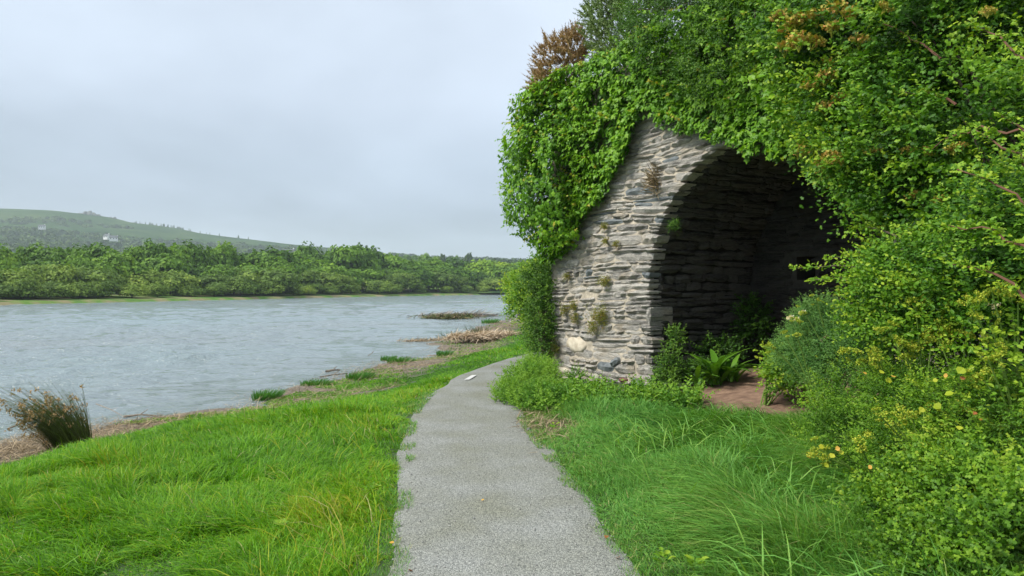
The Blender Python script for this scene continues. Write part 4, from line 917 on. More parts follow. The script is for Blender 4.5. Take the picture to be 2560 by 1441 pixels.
spiky("gorse_bush", [EL(1545, 80, 12.1, 80, 95, .55), EL(1500, 40, 12.3, 42, 50, .35), EL(1600, 20, 12.0, 70, 70, .5), EL(1570, 130, 11.9, 55, 40, .4)], 1100, .17, M_GORSE, "blue-green spiny gorse bush on top of the kiln against the sky", 71, .5, tuple(K3(-1.7, 1.0, 5.0)))
spiky("gorse_bush", [EL(1388, 160, 12.7, 46, 60, .35), EL(1420, 130, 12.6, 40, 50, .35), EL(1365, 210, 12.6, 36, 44, .3), EL(1440, 110, 12.7, 25, 40, .25)], 480, .2, M_BROWN, "rusty brown dead gorse bush at the kiln's outer shoulder", 72, .5, tuple(K3(-2.6, .6, 4.9)), 60)

# bramble and shrubs right of the mouth, lower
bush("blackthorn_bush", [EL(2330, 690, 5.5, 150, 80, .5), EL(2480, 720, 4.9, 160, 110, .5), EL(2230, 725, 6.0, 75, 50, .35), EL(2530, 560, 4.6, 110, 120, .4), EL(2400, 800, 5.2, 150, 80, .4), EL(2250, 800, 5.8, 100, 50, .4), EL(2560, 860, 4.5, 110, 110, .4)],
     5200, 9, .042, OVAL, M_HAW, .24, "leafy green shrub with long arching shoots right of the kiln mouth", "bush", base=(3.7, 5.3, 0), seed=81, varc=.45, holes=.45)
# feathery hemlock clump
bush("cow_parsley", [EL(2060, 850, 7.3, 75, 80, .4), EL(2010, 880, 7.4, 55, 60, .35), EL(2120, 900, 6.8, 90, 80, .4), EL(2050, 800, 7.3, 45, 45, .3), EL(2200, 880, 6.4, 90, 70, .4)],
     5600, 12, .026, NARROW2, M_FEATH, .14, "feathery blue-green cow parsley clump at the right of the kiln mouth", "plant", base=(3.0, 7.0, 0), seed=82, varc=.5, trunk=True, part="foliage", depth=.6)
bush("nettle_plant", [EL(1965, 910, 8.5, 46, 40, .3), EL(1995, 940, 8.3, 42, 34, .3), EL(1950, 945, 8.5, 26, 22, .25)], 420, 7, .06, OVAL, M_HERB, .16, "small leafy green plant standing on the bare earth in the kiln mouth", "plant", base=(2.95, 8.6, 0), seed=83, varc=.4, part="foliage")
# lower right rough herbage
bush("herbage", [EL(2200, 1010, 5.9, 150, 80, .5), EL(2350, 1010, 5.1, 170, 100, .5), EL(2500, 1060, 4.5, 190, 130, .5), EL(2120, 1070, 5.6, 90, 50, .35), EL(2300, 1130, 4.8, 130, 80, .4), EL(2420, 1160, 4.4, 150, 90, .4), EL(2560, 1180, 4.1, 130, 110, .4)],
     9500, 10, .030, NARROW2, M_HERB, .14, "tangle of fine-leaved green stems below the yellow flower heads", "plant", base=(2.9, 5.0, 0), seed=84, varc=.32, holes=.38, part="foliage", depth=.6)
bush("hedge_parsley", [EL(2520, 1250, 3.9, 170, 90, .4), EL(2400, 1230, 4.1, 120, 70, .35), EL(2370, 1330, 3.9, 90, 50, .35), EL(2580, 1370, 3.4, 150, 110, .4), EL(2480, 1410, 3.5, 80, 50, .3), EL(2290, 1230, 4.4, 90, 50, .3), EL(2300, 1400, 3.7, 60, 34, .2), EL(2220, 1300, 4.2, 50, 28, .2)],
     4600, 9, .038, LOBE, M_HERB, .19, "low bank of finely cut green foliage in the near right corner", "plant", base=(2.5, 3.75, 0), seed=85, varc=.24, holes=.36, part="foliage", depth=.55)

# alexanders: stout stalks with yellow-green umbels
CLY = [cluster_data("flower_head", M_YELLOW, 90, 1.0, 90+i, .35) for i in range(3)]
CLW = cluster_data("flower_head", M_WHITE, 80, 1.0, 95, .3)
ALEX = [((2310, 1060, 5.0), [(2225, 830), (2290, 770), (2330, 845), (2255, 865), (2300, 860)], .062, "yellow-headed tall plant with its top near the middle of the leafy shrub"),
        ((2290, 1000, 5.4), [(2110, 880), (2150, 885), (2180, 870), (2200, 900)], .055, "leaning yellow-headed plant left of the tallest flower stalks"),
        ((2420, 1060, 4.8), [(2340, 830), (2380, 850), (2410, 855)], .055, "yellow-headed plant with stalks leaning left in front of the dark gap"),
        ((2560, 960, 4.4), [(2430, 770), (2480, 730), (2530, 740), (2545, 760)], .055, "tall yellow-headed plant at the right edge with pale upright stalks"),
        ((2575, 1010, 4.3), [(2480, 820), (2500, 880), (2470, 900), (2460, 950)], .045, "green-headed plant beside the dark gap at the right edge"),
        ((2260, 1160, 4.7), [(2150, 1110), (2040, 1120), (2070, 1145)], .05, "low yellow spray leaning out over the rough grass"),
        ((2330, 1180, 4.5), [(2280, 1040), (2230, 1050), (2200, 1040), (2310, 1030)], .045, "yellow-green heads low in the tangled stems"),
        ((2100, 1040, 6.6), [(1925, 860), (1965, 845), (1990, 835), (1940, 880)], .04, "thin arching stem with small green heads over the bare earth"),
        ((2120, 960, 6.9), [(1990, 800), (2010, 780), (2040, 745), (2085, 735)], .035, "small green-headed stalks rising above the feathery clump"),
        ((2480, 1100, 4.4), [(2440, 940), (2470, 930), (2410, 1020)], .04, "sparse yellow heads low beside the rusty leaves")]
for q, ((bx, by, Yb), heads, hr, lab) in enumerate(ALEX):
    b = at(bx, by, Yb); b[2] = float(ground_z(b[None])[0]); e = empty("alexanders_plant", b); tag(e, lab, "plant", "yellow-headed plants right of the kiln mouth")
    main = np.array([at(px, py, Yb-.15+.25*rng.random()) for px, py in heads]); node = b+(main.mean(0)-b)*.55+(.05, 0, 0)
    V, T, A = tube(np.array([b, b+(node-b)*.5+.02*rdir(1)[0], node])-b, .010, .008, 6); mesh("stem", V, T, M_STALK, parent=e)
    for h_ in main:
        V, T, A = tube(np.array([node, node+(h_-node)*.6+(0, 0, .02), h_])-b, .0065, .004, 5); mesh("stem", V, T, M_STALK, parent=e)
        for z_ in range(4 if q != 7 else 2):
            o = link("flower_head", CLY[int(rng.integers(3))], e, h_-b+rng.normal(size=3)*hr*.75); r = hr*(.55+.4*rng.random()); o.scale = (r, r, r); o.rotation_euler = (rng.normal()*.4, rng.normal()*.4, rng.random()*6)
    n_ = 26; P = node+rng.normal(size=(n_, 3))*.09; V, T, A = twigs(P, rdir(n_)+(0, 0, .3), .08, 5, .038, LOBE, np.clip(.6+.2*rng.normal(size=n_), 0, 1), .8); tag(mesh("leaves", V-b, T, M_HERB, {"var": A}, parent=e), kind='stuff')
wb = at(2120, 1000, 6.9); wb[2] = float(ground_z(wb[None])[0]); e = empty("white_umbel_plant", wb); tag(e, "stalks with a few small white flower heads above the feathery clump", "plant")
for px, py in ((1990, 800), (2005, 782), (1975, 795), (2055, 850), (2065, 842), (2050, 860), (2112, 700), (2485, 765)):
    h_ = at(px, py, 7.0 if px < 2400 else 4.5); st = wb if px < 2400 else at(2540, 1000, 4.4)
    V, T, A = tube(np.array([st, st+(h_-st)*.6+(.03, 0, .03), h_])-wb, .004, .002, 4); mesh("stem", V, T, M_STALK, parent=e)
    o = link("flower_head", CLW, e, h_-wb); r = .028+.012*rng.random(); o.scale = (r, r, r); o.rotation_euler = (rng.normal()*.3, -.4, 0)
# yellowing broad leaves among the stems, singly
yl = empty("yellowing_plant", (2.85, 4.8, float(ground_z(np.array([(2.85, 4.8)]))[0]))); tag(yl, "broad round leaves turning yellow and rust among the tangled stems", "plant")
org = np.array(yl.location); YD = [mesh_data("leaf", OVAL[0]*(2.1, 1, 1), OVAL[1], M_AUTUMN, {"var": np.full(6, v)}) for v in (.05, .2, .35, .8, 1.0)]
for (px, py, Y, s, v) in ((2213, 948, 4.6, .085, 1), (2235, 940, 4.6, .055, 3), (2208, 928, 4.6, .06, 1), (2385, 982, 4.2, .10, 0), (2345, 950, 4.4, .06, 1), (2370, 940, 4.4, .05, 3), (2335, 1010, 4.4, .09, 0), (2350, 1018, 4.4, .07, 1), (2400, 1065, 4.1, .06, 1),
                          (2405, 950, 4.3, .05, 4), (2440, 1030, 4.2, .05, 4), (2450, 1045, 4.2, .04, 3), (2270, 1060, 4.5, .07, 1), (2240, 1075, 4.5, .06, 0), (2410, 920, 4.3, .10, 0), (2290, 1090, 4.4, .08, 1), (2310, 1020, 4.4, .07, 1), (2160, 930, 4.9, .05, 3), (2180, 1165, 4.2, .05, 3),
                          (2110, 1130, 4.6, .07, 1), (2085, 1135, 4.6, .07, 2), (2060, 1120, 4.6, .07, 2), (2045, 1135, 4.7, .06, 2), (2100, 1120, 4.6, .06, 3), (2030, 1140, 4.7, .06, 3), (2070, 1160, 4.6, .06, 1)):
    p = at(px, py, Y); put_leaf(YD[v], yl, p-org, np.array((-.2, -.8, .9))+.35*rng.normal(size=3), np.array((-.4, 0, -.6))+.6*rng.normal(size=3), s*.5)
parts = [tube(np.array([org, org+(at(px, py, 4.5)-org)*.7, at(px, py, 4.5)])-org, .004, .002, 4) for px, py in ((2213, 940), (2370, 960), (2340, 1000), (2080, 1125), (2400, 930), (2300, 1070))]
V, T, A = merge(parts); mesh("stem", V, T, M_STALK, parent=yl)

# ------------------------------------------------------------------ plants by the pier
bush("elder_bush", [EL(1325, 725, 15.5, 40, 45, .5), EL(1300, 760, 17, 26, 34, .5), EL(1355, 705, 15, 34, 38, .4), EL(1345, 780, 15.5, 30, 44, .4)], 1300, 8, .065, OVAL, M_HAW, .24, "bright green bush behind the kiln's outer corner by the water", "bush", base=(.75, 15.8, 0), seed=91, varc=.5)
bush("fern_bush", [EL(1352, 800, 13.2, 30, 60, .3), EL(1368, 735, 13.2, 26, 50, .25), EL(1352, 850, 13.1, 30, 44, .3), EL(1345, 700, 13.4, 34, 36, .3)], 1700, 8, .042, OVAL, M_DARKLEAF, .2, "dark small-leaved creeper clinging to the outer edge of the pier", "bush", base=(.72, 13.3, 0), seed=92, varc=.55)
bush("hazel_bush", [EL(1290, 720, 38, 24, 30, 1.2), EL(1320, 740, 36, 30, 40, 1.5), EL(1345, 700, 37, 34, 50, 1.5)], 700, 8, .16, OVAL, M_HERB, .5, "green bush overhanging the water beyond the bend", "bush", base=(1.2, 37, 0), seed=93, varc=.4)
def weed_patch(name, lab, E, nt_, m, ls, tmpl, mat, Lg, seed, varc=.5, cat="plant"):
    return bush(name, E, nt_, m, ls, tmpl, mat, Lg, lab, cat, seed=seed, varc=varc, part="foliage", depth=.7, trunk=False, dirbias=(0, 0, .8))
weed_patch("goosegrass", "low mound of bristly bright green weeds at the path bend before the pier", [EL(1325, 965, 10.8, 66, 52, .5), EL(1290, 1005, 10.3, 52, 48, .45), EL(1355, 1015, 9.9, 75, 52, .5), EL(1345, 930, 11.6, 40, 32, .4)], 5600, 10, .038, NARROW2, M_WEED, .15, 94, .6)
weed_patch("spinach_plant", "bright leafy green weeds along the foot of the pier", [EL(1430, 1030, 9.7, 85, 48, .4), EL(1530, 1045, 9.3, 80, 46, .4), EL(1605, 1030, 9.4, 50, 48, .3), EL(1660, 1045, 9.2, 60, 40, .35), EL(1715, 1025, 9.0, 45, 34, .3), EL(1490, 1015, 9.8, 36, 40, .2)], 2700, 8, .058, OVAL, M_WEED, .24, 95, .5)
weed_patch("wall_bramble", "small-leaved green creeper growing up the inside jamb of the arch", [EL(1672, 915, 10.1, 26, 45, .12), EL(1690, 850, 10.5, 16, 30, .10), EL(1660, 955, 10.0, 32, 24, .2)], 520, 7, .036, OVAL, M_DARKLEAF, .12, 96, .75)
weed_patch("pellitory", "bushy green tuft rooted in the masonry at the pier foot", [EL(1437, 948, 11.1, 24, 26, .15)], 160, 8, .03, OVAL, M_WEED, .1, 97, .45)
for (px, py, rx_, ry_, lab) in ((1508, 790, 30, 26, "largest yellow-green tuft growing from the lit pier face"), (1490, 822, 13, 16, "small mossy tuft hanging just below the largest tuft on the pier"), (1520, 703, 17, 13, "mossy tuft above and right of the small dark hole in the pier"), (1440, 765, 12, 12, "mossy tuft left of the largest tuft on the pier"),
                                (1445, 795, 11, 12, "lower of two mossy tufts at the left of the pier face"), (1418, 775, 9, 16, "narrow mossy strip nearest the left edge of the pier"), (1424, 692, 9, 8, "small tuft high at the left of the pier"), (1519, 566, 10, 9, "small tuft in the joint halfway up the pier"),
                                (1522, 603, 8, 7, "tiny tuft left of a twin halfway up the pier"), (1548, 611, 7, 7, "tiny tuft right of its twin halfway up the pier"), (1440, 565, 9, 14, "pale tuft at the lower edge of the ivy on the pier"), (1395, 870, 12, 18, "rusty green tuft by the cream boulder low in the pier"), (1695, 562, 18, 12, "green fern tuft on the arch edge in shade")):
    s, z = wallpt(px, py); Yw = KO[1]+KS[1]*s; c = K3(s, -.05, z); sc_ = Yw/F
    nn_ = int(60+rx_*ry_*.55); P = c+rng.normal(size=(nn_, 3))*np.array((rx_*sc_*.5, rx_*sc_*.45, ry_*sc_*.5)); q = ((P[:, :2]-KO)@KN); P[:, :2] -= (np.maximum(q+.03, 0))[:, None]*KN
    V, T, A = twigs(P, rdir(nn_)+(-.6, -.3, .1), .05, 5, .02, OVAL, rng.random(nn_), .6); base = np.array(c)
    e = empty("wall_tuft", base); tag(e, lab, "plant", "tufts growing from the pier masonry")
    mesh("foliage", V-base, T, M_MOSS if px != 1695 else M_DARKLEAF, {"var": A}, parent=e)
# dry grass tuft on the wall
s, z = wallpt(1640, 455); c = K3(s, -.03, z); e = empty("dry_grass_tuft", c); tag(e, "straw-coloured dry grass tuft high on the pier face", "plant")
nb = 150; V, T, A = leaves(c+rng.normal(size=(nb, 3))*(.05, .05, .09), rdir(nb), nrmz(np.array((-.7, -.5, .25))+.7*rdir(nb)), .15+.1*rng.random(nb), (NEEDLE[0]*(.9, 1, 1), NEEDLE[1]), rng.random(nb)); mesh("blades", V-c, T, M_STRAW, {"var": A}, parent=e)

# hart's-tongue ferns
FR = []
for i in range(4):
    t = np.linspace(0, 1, 8); wdt = .06*np.sin(np.pi*np.clip(t*.93+.07, 0, 1))**.6; yy = t; zz = .55*t-.75*t**2
    Vf = np.concatenate([np.c_[-wdt, yy, zz+.012], np.c_[0*t, yy, zz], np.c_[wdt, yy, zz+.012]]); Tf = []
    for j in range(7): Tf += [(j, 8+j, 9+j), (j, 9+j, j+1), (8+j, 16+j, 17+j), (8+j, 17+j, 9+j)]
    FR.append(mesh_data("frond", Vf, np.array(Tf), M_WEED, {"var": np.full(24, .2+.15*i)}, True))
for (px, py, Y, nf, sc_, lab) in ((1790, 960, 9.9, 24, .58, "hart's-tongue fern with long strap fronds just inside the arch"), (1745, 950, 10.0, 14, .42, "smaller strap-leaved fern at the foot of the inner jamb"), (1830, 945, 9.9, 16, .48, "strap-leaved fern nearest the bare earth in the kiln mouth")):
    b = at(px, py, Y); b[2] = float(ground_z(b[None])[0])+.02; e = empty("fern", b); tag(e, lab, "fern", "ferns inside the kiln mouth")
    for j in range(nf):
        o = link("frond", FR[int(rng.integers(4))], e, (.04*rng.normal(), .04*rng.normal(), 0)); q = sc_*(.7+.5*rng.random()); o.scale = (q*1.2, q, q); o.rotation_euler = (R(30+30*rng.random()), 0, j/nf*6.283+rng.normal()*.3)
bush("shade_undergrowth", [EL(1800, 885, 11.0, 50, 30, .3), EL(1885, 800, 11.3, 34, 50, .3), EL(1750, 935, 10.2, 45, 20, .3)], 560, 8, .05, OVAL, M_DARKLEAF, .16, "dark undergrowth in the shade against the kiln's inner wall", "plant", base=(3.2, 10.6, 0), seed=98, varc=.3, trunk=False, part="foliage")

# ------------------------------------------------------------------ rush clump, tussocks, litter
def rushes(name, base, n_, hgt, spread, lean, mat, label, cat, group=None, heads=0, var=(.2, .8), wdt=.0035, curl=.35):
    base = np.array(base, float); e = empty(name, base); tag(e, label, cat, group)
    a = rng.random(n_)*6.283; rr = spread*np.sqrt(rng.random(n_)); p0 = np.c_[rr*np.cos(a)*.5, rr*np.sin(a)*.5, np.full(n_, -.03)]
    out_ = np.c_[np.cos(a), np.sin(a), np.zeros(n_)]*(rr/spread*.5)[:, None]+np.array(lean)+.12*rng.normal(size=(n_, 3))
    ln = hgt*(.55+.5*rng.random(n_)); ks = np.linspace(0, 1, 6)
    pts = p0[:, None]+np.array((0, 0, 1))*(ln[:, None]*(ks-curl*.6*ks**2.2))[..., None]+out_[:, None]*(ln[:, None]*(ks*.35+curl*1.3*ks**2.4))[..., None]
    wv = nrmz(np.cross(out_, (0, 0, 1.))+.8*rdir(n_)); ww = wdt*(1-.7*ks)
    Lp = pts-wv[:, None]*ww[None, :, None]; Rp = pts+wv[:, None]*ww[None, :, None]
    V = np.stack([Lp, Rp], 2).reshape(-1, 3); fi = []
    for j in range(5): fi += [(2*j, 2*j+1, 2*j+3), (2*j, 2*j+3, 2*j+2)]
    T = np.array(fi)[None]+(np.arange(n_)*12)[:, None, None]; vv = np.repeat(rng.uniform(*var, n_), 12)
    o = mesh("stems", V, T.reshape(-1, 3), mat, {"var": vv}, parent=e)
    if heads:
        tip = pts[:heads, 4]+(pts[:heads, 5]-pts[:heads, 4])*rng.random((heads, 1)); q = np.repeat(tip, 9, 0)+rng.normal(size=(heads*9, 3))*.012
        V, T, A = leaves(q, rdir(len(q)), rdir(len(q))+np.array((-.5, 0, .3)), .026, (CARD[0]*(.5, 1, 1), CARD[1]), rng.random(len(q))); tag(mesh("seed_heads", V, T, M_BROWN, {"var": A}, parent=e), kind='stuff')
    return e
b = at(190, 1115, 8.9); b[2] = float(ground_z(b[None])[0])
rushes("rush_clump", b, 900, .84, .36, (-.9, 0, 0), M_RUSH, "large dark rush clump with brown seed heads bowed left by the wind", "rushes", heads=150, var=(.0, .6), wdt=.0045, curl=.3)
b2 = b+(-.32, .25, 0); b2[2] = float(ground_z(b2[None])[0])
rushes("rush_clump", b2, 200, .52, .3, (-.8, 0, 0), M_RUSH, "low sprawling straw-coloured rush clump left of the large dark one", "rushes", heads=70, var=(.5, 1), wdt=.004)
for (px, py, Y, hh, sp, nn_, lab) in ((665, 985, 14.6, .34, .34, 420, "dark green sedge tussock standing alone at the water's edge"), (898, 945, 17.6, .3, .42, 380, "sedge tussock third along the shore from the rush clump"), (790, 958, 16.6, .22, .45, 330, "low pale sedge tussock between two darker ones"), (1000, 915, 21.5, .28, .5, 330, "sedge tussock beside driftwood midway along the shore"),
                                      (970, 905, 22.5, .26, .3, 200, "narrow sedge tussock just behind the driftwood tussock"), (480, 1045, 12.2, .14, .16, 160, "tiny green tuft alone on the reed litter"), (1110, 893, 24, .3, .32, 220, "dark sedge tussock before the reed heap"), (1225, 808, 46, .45, .7, 240, "green tuft in the shallows beyond the reed heap"), (500, 1042, 12.3, .1, .12, 90, "smallest green tuft beside the tiny one on the litter")):
    b = at(px, py, Y); b[2] = max(float(ground_z(b[None])[0]), WATER); rushes("sedge_tussock", b, int(nn_*1.2), hh*.8, sp*1.5, (.35, 0, 0), M_GRASS2, lab, "sedge", "sedge tussocks along the shore", var=(0, .32), wdt=.004+.0004*Y)
b = at(1195, 835, 33); b[2] = float(ground_z(b[None])[0])
for dx_, lab in ((0, "dark rush clump behind the pale reed heap"), (-1.3, "thin rush clump at the left of the reed heap")):
    q = b+(dx_, 0, 0); q[2] = float(ground_z(q[None])[0]); rushes("rush_clump", q, 260 if dx_ == 0 else 90, .6, .9, (-.2, 0, 0), M_RUSH, lab, "rushes", var=(.1, .8), wdt=.012)
def straw(P, ln, mat, name, label, cat, kind=None, flat=.12, dirn=None, wd_=.012, parent=None):
    n_ = len(P); D = rdir(n_); D[:, 2] *= flat
    if dirn is not None: D = D*.8+np.array(dirn)
    Nn = rdir(n_)+np.array((0, 0, 1.5)); L_ = ln*(.5+rng.random(n_))
    V, T, A = leaves(P, Nn, D, L_, (np.array([(-wd_, 0, 0), (wd_, 0, 0), (wd_*.7, .5, .04), (-wd_*.7, .5, .04), (0, 1, 0)]), np.array([(0, 1, 2), (0, 2, 3), (3, 2, 4)])), rng.random(n_))
    return tag(mesh(name, V, T, mat, {"var": A}), label, cat, kind=kind)
# litter of dead reed along the strandline
n = 26000; yy = 8+rng.random(n)**1.3*40; sx_ = np.interp(yy, SH[:, 1], SH[:, 0]); off = rng.normal(size=n)*.85+1.1
P = np.c_[sx_+off*1.15, yy]; P = P[np.abs(shore_d(P)-1.1) < 1.6]; P = P[noise(P, .55, 21, 3) > .47]
extra = np.c_[rng.uniform(-7.6, -4.2, 9000), rng.uniform(8.2, 12.6, 9000)]; extra = extra[(shore_d(extra) > .1) & (shore_d(extra) < 3.0)]; P = np.vstack([P, extra])
z = np.maximum(ground_z(P), WATER)+.015+.03*rng.random(len(P)); straw(np.c_[P, z], .17, M_STRAW, "reed_litter", "matted brown dead reed litter along the strandline", "litter", 'stuff', .08, (.3, .15, 0), .016)
# spit of litter and weed islet in the shallows
n = 1700; t = rng.random(n); P = np.c_[-4.2+3.6*t, 30.2+2.2*t]+rng.normal(size=(n, 2))*np.c_[.4+0*t, .16+.45*t]; z = np.maximum(ground_z(P), WATER)+.02+.10*t*rng.random(n)
straw(np.c_[P, z], .26, M_STRAW, "reed_spit", "low spit of dead reeds reaching into the water", "litter", 'stuff', .12, (.6, .1, 0), .035)
n = 3600; d = rdir(n); d[:, 2] = np.abs(d[:, 2]); P = np.array((-.95, 28.8, -.36))+d*np.array((1.5, .5, .20))*(.75+.35*rng.random((n, 1)))*(.8+.5*noise(d, 3, 8)[:, None])
hp = straw(P, .32, leaf_mat("bleached_reed", [(0, (.28, .2, .13)), (.5, (.46, .36, .25)), (1, (.62, .52, .38))], .8, .05), "reed_heap", "long pale heap of bleached dead reeds beside the path bend", "reeds", 'stuff', .25, (.5, 0, -.1), .03)
n = 1600; P = np.c_[rng.normal(size=n)*.9-4.55, rng.normal(size=n)*.7+53.5]; straw(np.c_[P, np.full(n, WATER+.05+.08*rng.random(n))], .5, M_RUSH, "weed_islet", "small flat islet of weed and reeds in the shallows", "islet", 'stuff', .3, None, .05)
n = 700; P = np.c_[rng.normal(size=n)*1.5-4.0, rng.normal(size=n)*.5+57]; straw(np.c_[P, np.full(n, WATER+.05+.06*rng.random(n))], .8, M_DRIFT, "reed_raft", "thin dark line of floating reeds behind the islet", "litter", 'stuff', .1, (1, 0, 0), .03)
# driftwood
for (x1, y1, x2, y2, Y1, Y2, r, lab, mt) in ((310, 1043, 390, 1040, 12.6, 12.7, .02, "dark driftwood pole lying at the water's edge near the rush clump", M_DRIFT), (240, 1010, 315, 1045, 12.9, 12.4, .008, "thin bare stick poking up from the water right of the rushes", M_DRIFT), (20, 1072, 100, 1040, 10.4, 11.2, .012, "grey stick lying left under the rush clump", M_DRIFT),
                                             (815, 938, 850, 932, 19.4, 19.8, .035, "short dark driftwood log floating by the shore tussocks", M_DRIFT), (800, 950, 1000-130, 940, 18.2, 19.0, .02, "long thin driftwood branch floating before the log", M_DRIFT), (1015, 858, 1060, 850, 30.5, 31, .03, "bare branch at the tip of the reed spit", M_DRIFT), (920, 895, 935, 878, 24, 24, .012, "twig standing out of the shallows", M_DRIFT),
                                             (1275, 806, 1290, 798, 40, 40, .035, "bleached white branch on the far green bank", M_PALEWOOD), (1225, 830, 1280, 825, 37, 37, .03, "dark pole lying on mud behind the reed heap", M_DRIFT), (1000, 906, 1040, 899, 23, 23.5, .02, "driftwood stick beside the third shore tussock", M_DRIFT)):
    a, b = at(x1, y1, Y1), at(x2, y2, Y2)
    for v in (a, b): v[2] = max(v[2], WATER+.01)
    m1 = (a+b)/2+.03*rdir(1)[0]*np.array((1, 1, 1)); mid = a*.8+b*.2+(0, 0, .05)
    V, T, A = merge([tube([a, m1, b], r, r*.5, 6), tube([m1, m1+(b-a)*.25+(0, 0, .09)], r*.5, r*.2, 5)]); c = V.mean(0); o = mesh("driftwood", V-c, T, mt, {"var": A}, loc=c); tag(o, lab, "driftwood", "driftwood along the shore")

# ------------------------------------------------------------------ grass
def blades(P, ln, wdt, lean, droop, var, mat, name, label):
    n_ = len(P); ks = np.array([0, .35, .7, 1.0]); wk = np.array([1, .85, .55])
    Dn = nrmz(lean+1e-6); up = np.array((0, 0, 1.))
    pts = P[:, None]+up*(ln[:, None]*(ks-droop[:, None]*.75*ks**2))[..., None]+Dn[:, None]*(ln[:, None]*(droop[:, None]*(.35*ks+.75*ks**2)))[..., None]
    ax = nrmz(np.cross(Dn, up)+.55*rdir(n_)); w_ = wdt[:, None]*wk
    Lp = pts[:, :3]-ax[:, None]*w_[..., None]; Rp = pts[:, :3]+ax[:, None]*w_[..., None]
    V = np.concatenate([np.stack([Lp, Rp], 2).reshape(n_, 6, 3), pts[:, 3:4]], 1).reshape(-1, 3)
    f = np.array([(0, 1, 3), (0, 3, 2), (2, 3, 5), (2, 5, 4), (4, 5, 6)]); T = (f[None]+(np.arange(n_)*7)[:, None, None]).reshape(-1, 3)
    return tag(mesh(name, V, T, mat, {"var": np.repeat(var, 7)}), label, "grass", kind='stuff')
def sample(n, y0, y1, p, xlo, xhi):
    y = y0+(y1-y0)*rng.random(n)**p; x = xlo+(xhi-xlo)*rng.random(n)
    return x, y
# left meadow
bands = [(2.2, 4.6, 56000), (4.6, 7.2, 72000), (7.2, 11, 60000), (11, 17, 46000), (17, 30, 26000), (30, 48, 7000)]
PL = []
for y0, y1, n in bands:
    y = rng.uniform(y0, y1, n); c = np.interp(y, PATHS[:, 1], PATHS[:, 0]); xl = np.maximum(-.78*y-1.2, np.interp(y, SH[:, 1], SH[:, 0])+.4); x = xl+(c-.60-xl)*rng.random(n)
    PL.append(np.c_[x, y])
P = np.vstack(PL); pd, _ = path_d(P); sdn = shore_d(P)
edge = np.interp(P[:, 1], [0, 13, 22, 40], [3.05, 2.9, 2.1, 1.4])+.8*(noise(P, .7, 33, 3)-.5); far_ = P[:, 1] > 11.8
patchy = (noise(P, .9, 34, 3) > .42) & (sdn > .3) & far_
s_, n_ = kcoord(P); ink = (s_ > -3.2) & (n_ > -.05)
ragged = .60+.16*noise(P, 2.3, 35, 3)
ok = ((sdn > edge) | patchy) & (pd > ragged) & ~ink; P, pd, sdn, edge = P[ok], pd[ok], sdn[ok], edge[ok]; n = len(P)
cl = noise(P, 1.5, 36, 2); cl2 = noise(P, 4.5, 37, 2)
ln = (.07+.17*cl**1.4+.16*cl2)*sstep(.55, 1.25, pd)**.8*(.75+.5*rng.random(n)); ln = np.maximum(ln, .04)*np.where(P[:, 1] > 12, .7, 1)*(.45+.55*sstep(0, 1.6, sdn-edge))
an = 2.4+3.4*(noise(P, .9, 38, 3)-.5)*2+1.0*rng.normal(size=n); lean = np.c_[np.cos(an), np.sin(an)*.7, 0*an]
pit = sstep(.30, .42, noise(P*np.array((1, 1.6)), 1.5, 68, 2)); ln = ln*(.30+.70*pit)
droop = np.clip(.45+.45*noise(P, .9, 39, 2)+.22*rng.normal(size=n), .1, 1.15)
var = np.clip(.12+.62*noise(P, .55, 40, 3)+.35*(cl2-.5)+.19*rng.normal(size=n)+.16*np.exp(-((pd-1.1)/.4)**2)*sstep(.45, .6, noise(P, .5, 45))-.12*sstep(10, 20, P[:, 1]), 0, .93)
strw = rng.random(n) < .012; var[strw] = 1
blades(np.c_[P, ground_z(P)-.01], ln, np.maximum(.0036, .00060*P[:, 1])*(.6+.8*rng.random(n)), lean, droop, var, M_GRASS, "grass", "lush bright green windblown grass between path and shore")
# right verge
PL = []
for y0, y1, n in [(2.2, 4.2, 42000), (4.2, 6.5, 60000), (6.5, 9.8, 42000)]:
    y = rng.uniform(y0, y1, n); c = np.interp(y, PATHS[:, 1], PATHS[:, 0]); xr = np.minimum(.72*y+.5, 4.2); x = c+.6+(xr-c-.6)*rng.random(n); PL.append(np.c_[x, y])
P = np.vstack(PL); pd, _ = path_d(P); s_, n_ = kcoord(P)
ragged = .60+.16*noise(P, 2.1, 55, 3)
bare = np.exp(-(((P[:, 0]-.55)/.35)**2+((P[:, 1]-8.5)/.6)**2)) > .5+.4*rng.random(len(P))
ok = (pd > ragged) & (n_ < -.45) & ~bare & ~((s_ > 1.0) & (s_ < 2.2) & (n_ > -.9)); P, pd, n_ = P[ok], pd[ok], n_[ok]; n = len(P)
tall = sstep(.7, 1.7, pd+.5*(noise(P, .9, 56, 2)-.5)); cl = noise(P, 1.4, 57, 2)
ln = (.05+.36*tall*(.15+1.25*cl**1.3))*(.7+.6*rng.random(n))
an = 2.9+3.2*(noise(P, .9, 58, 3)-.5)*2+1.0*rng.normal(size=n); lean = np.c_[np.cos(an), np.sin(an)*.7, 0*an]; droop = np.clip(.4+.5*noise(P, 1.0, 59, 2)+.15*rng.normal(size=n), .1, 1.0)
var = np.clip(.28+.5*noise(P, .7, 62, 3)+.25*(cl-.5)+.15*rng.normal(size=n)+.12*(1-tall), 0, .93); strw = rng.random(n) < .02; var[strw] = 1
blades(np.c_[P, ground_z(P)-.01], ln, np.maximum(.0034, .0006*P[:, 1])*(.6+.8*rng.random(n)), lean, droop, var, M_GRASS2, "grass", "soft bluish-green long grass on the right verge below the hedge")
DOCK = [mesh_data("leaf", OVAL[0]*(1.6, 1, 1.5), OVAL[1], M_HERB, {"var": np.full(6, v)}) for v in (.45, .65, .85)]
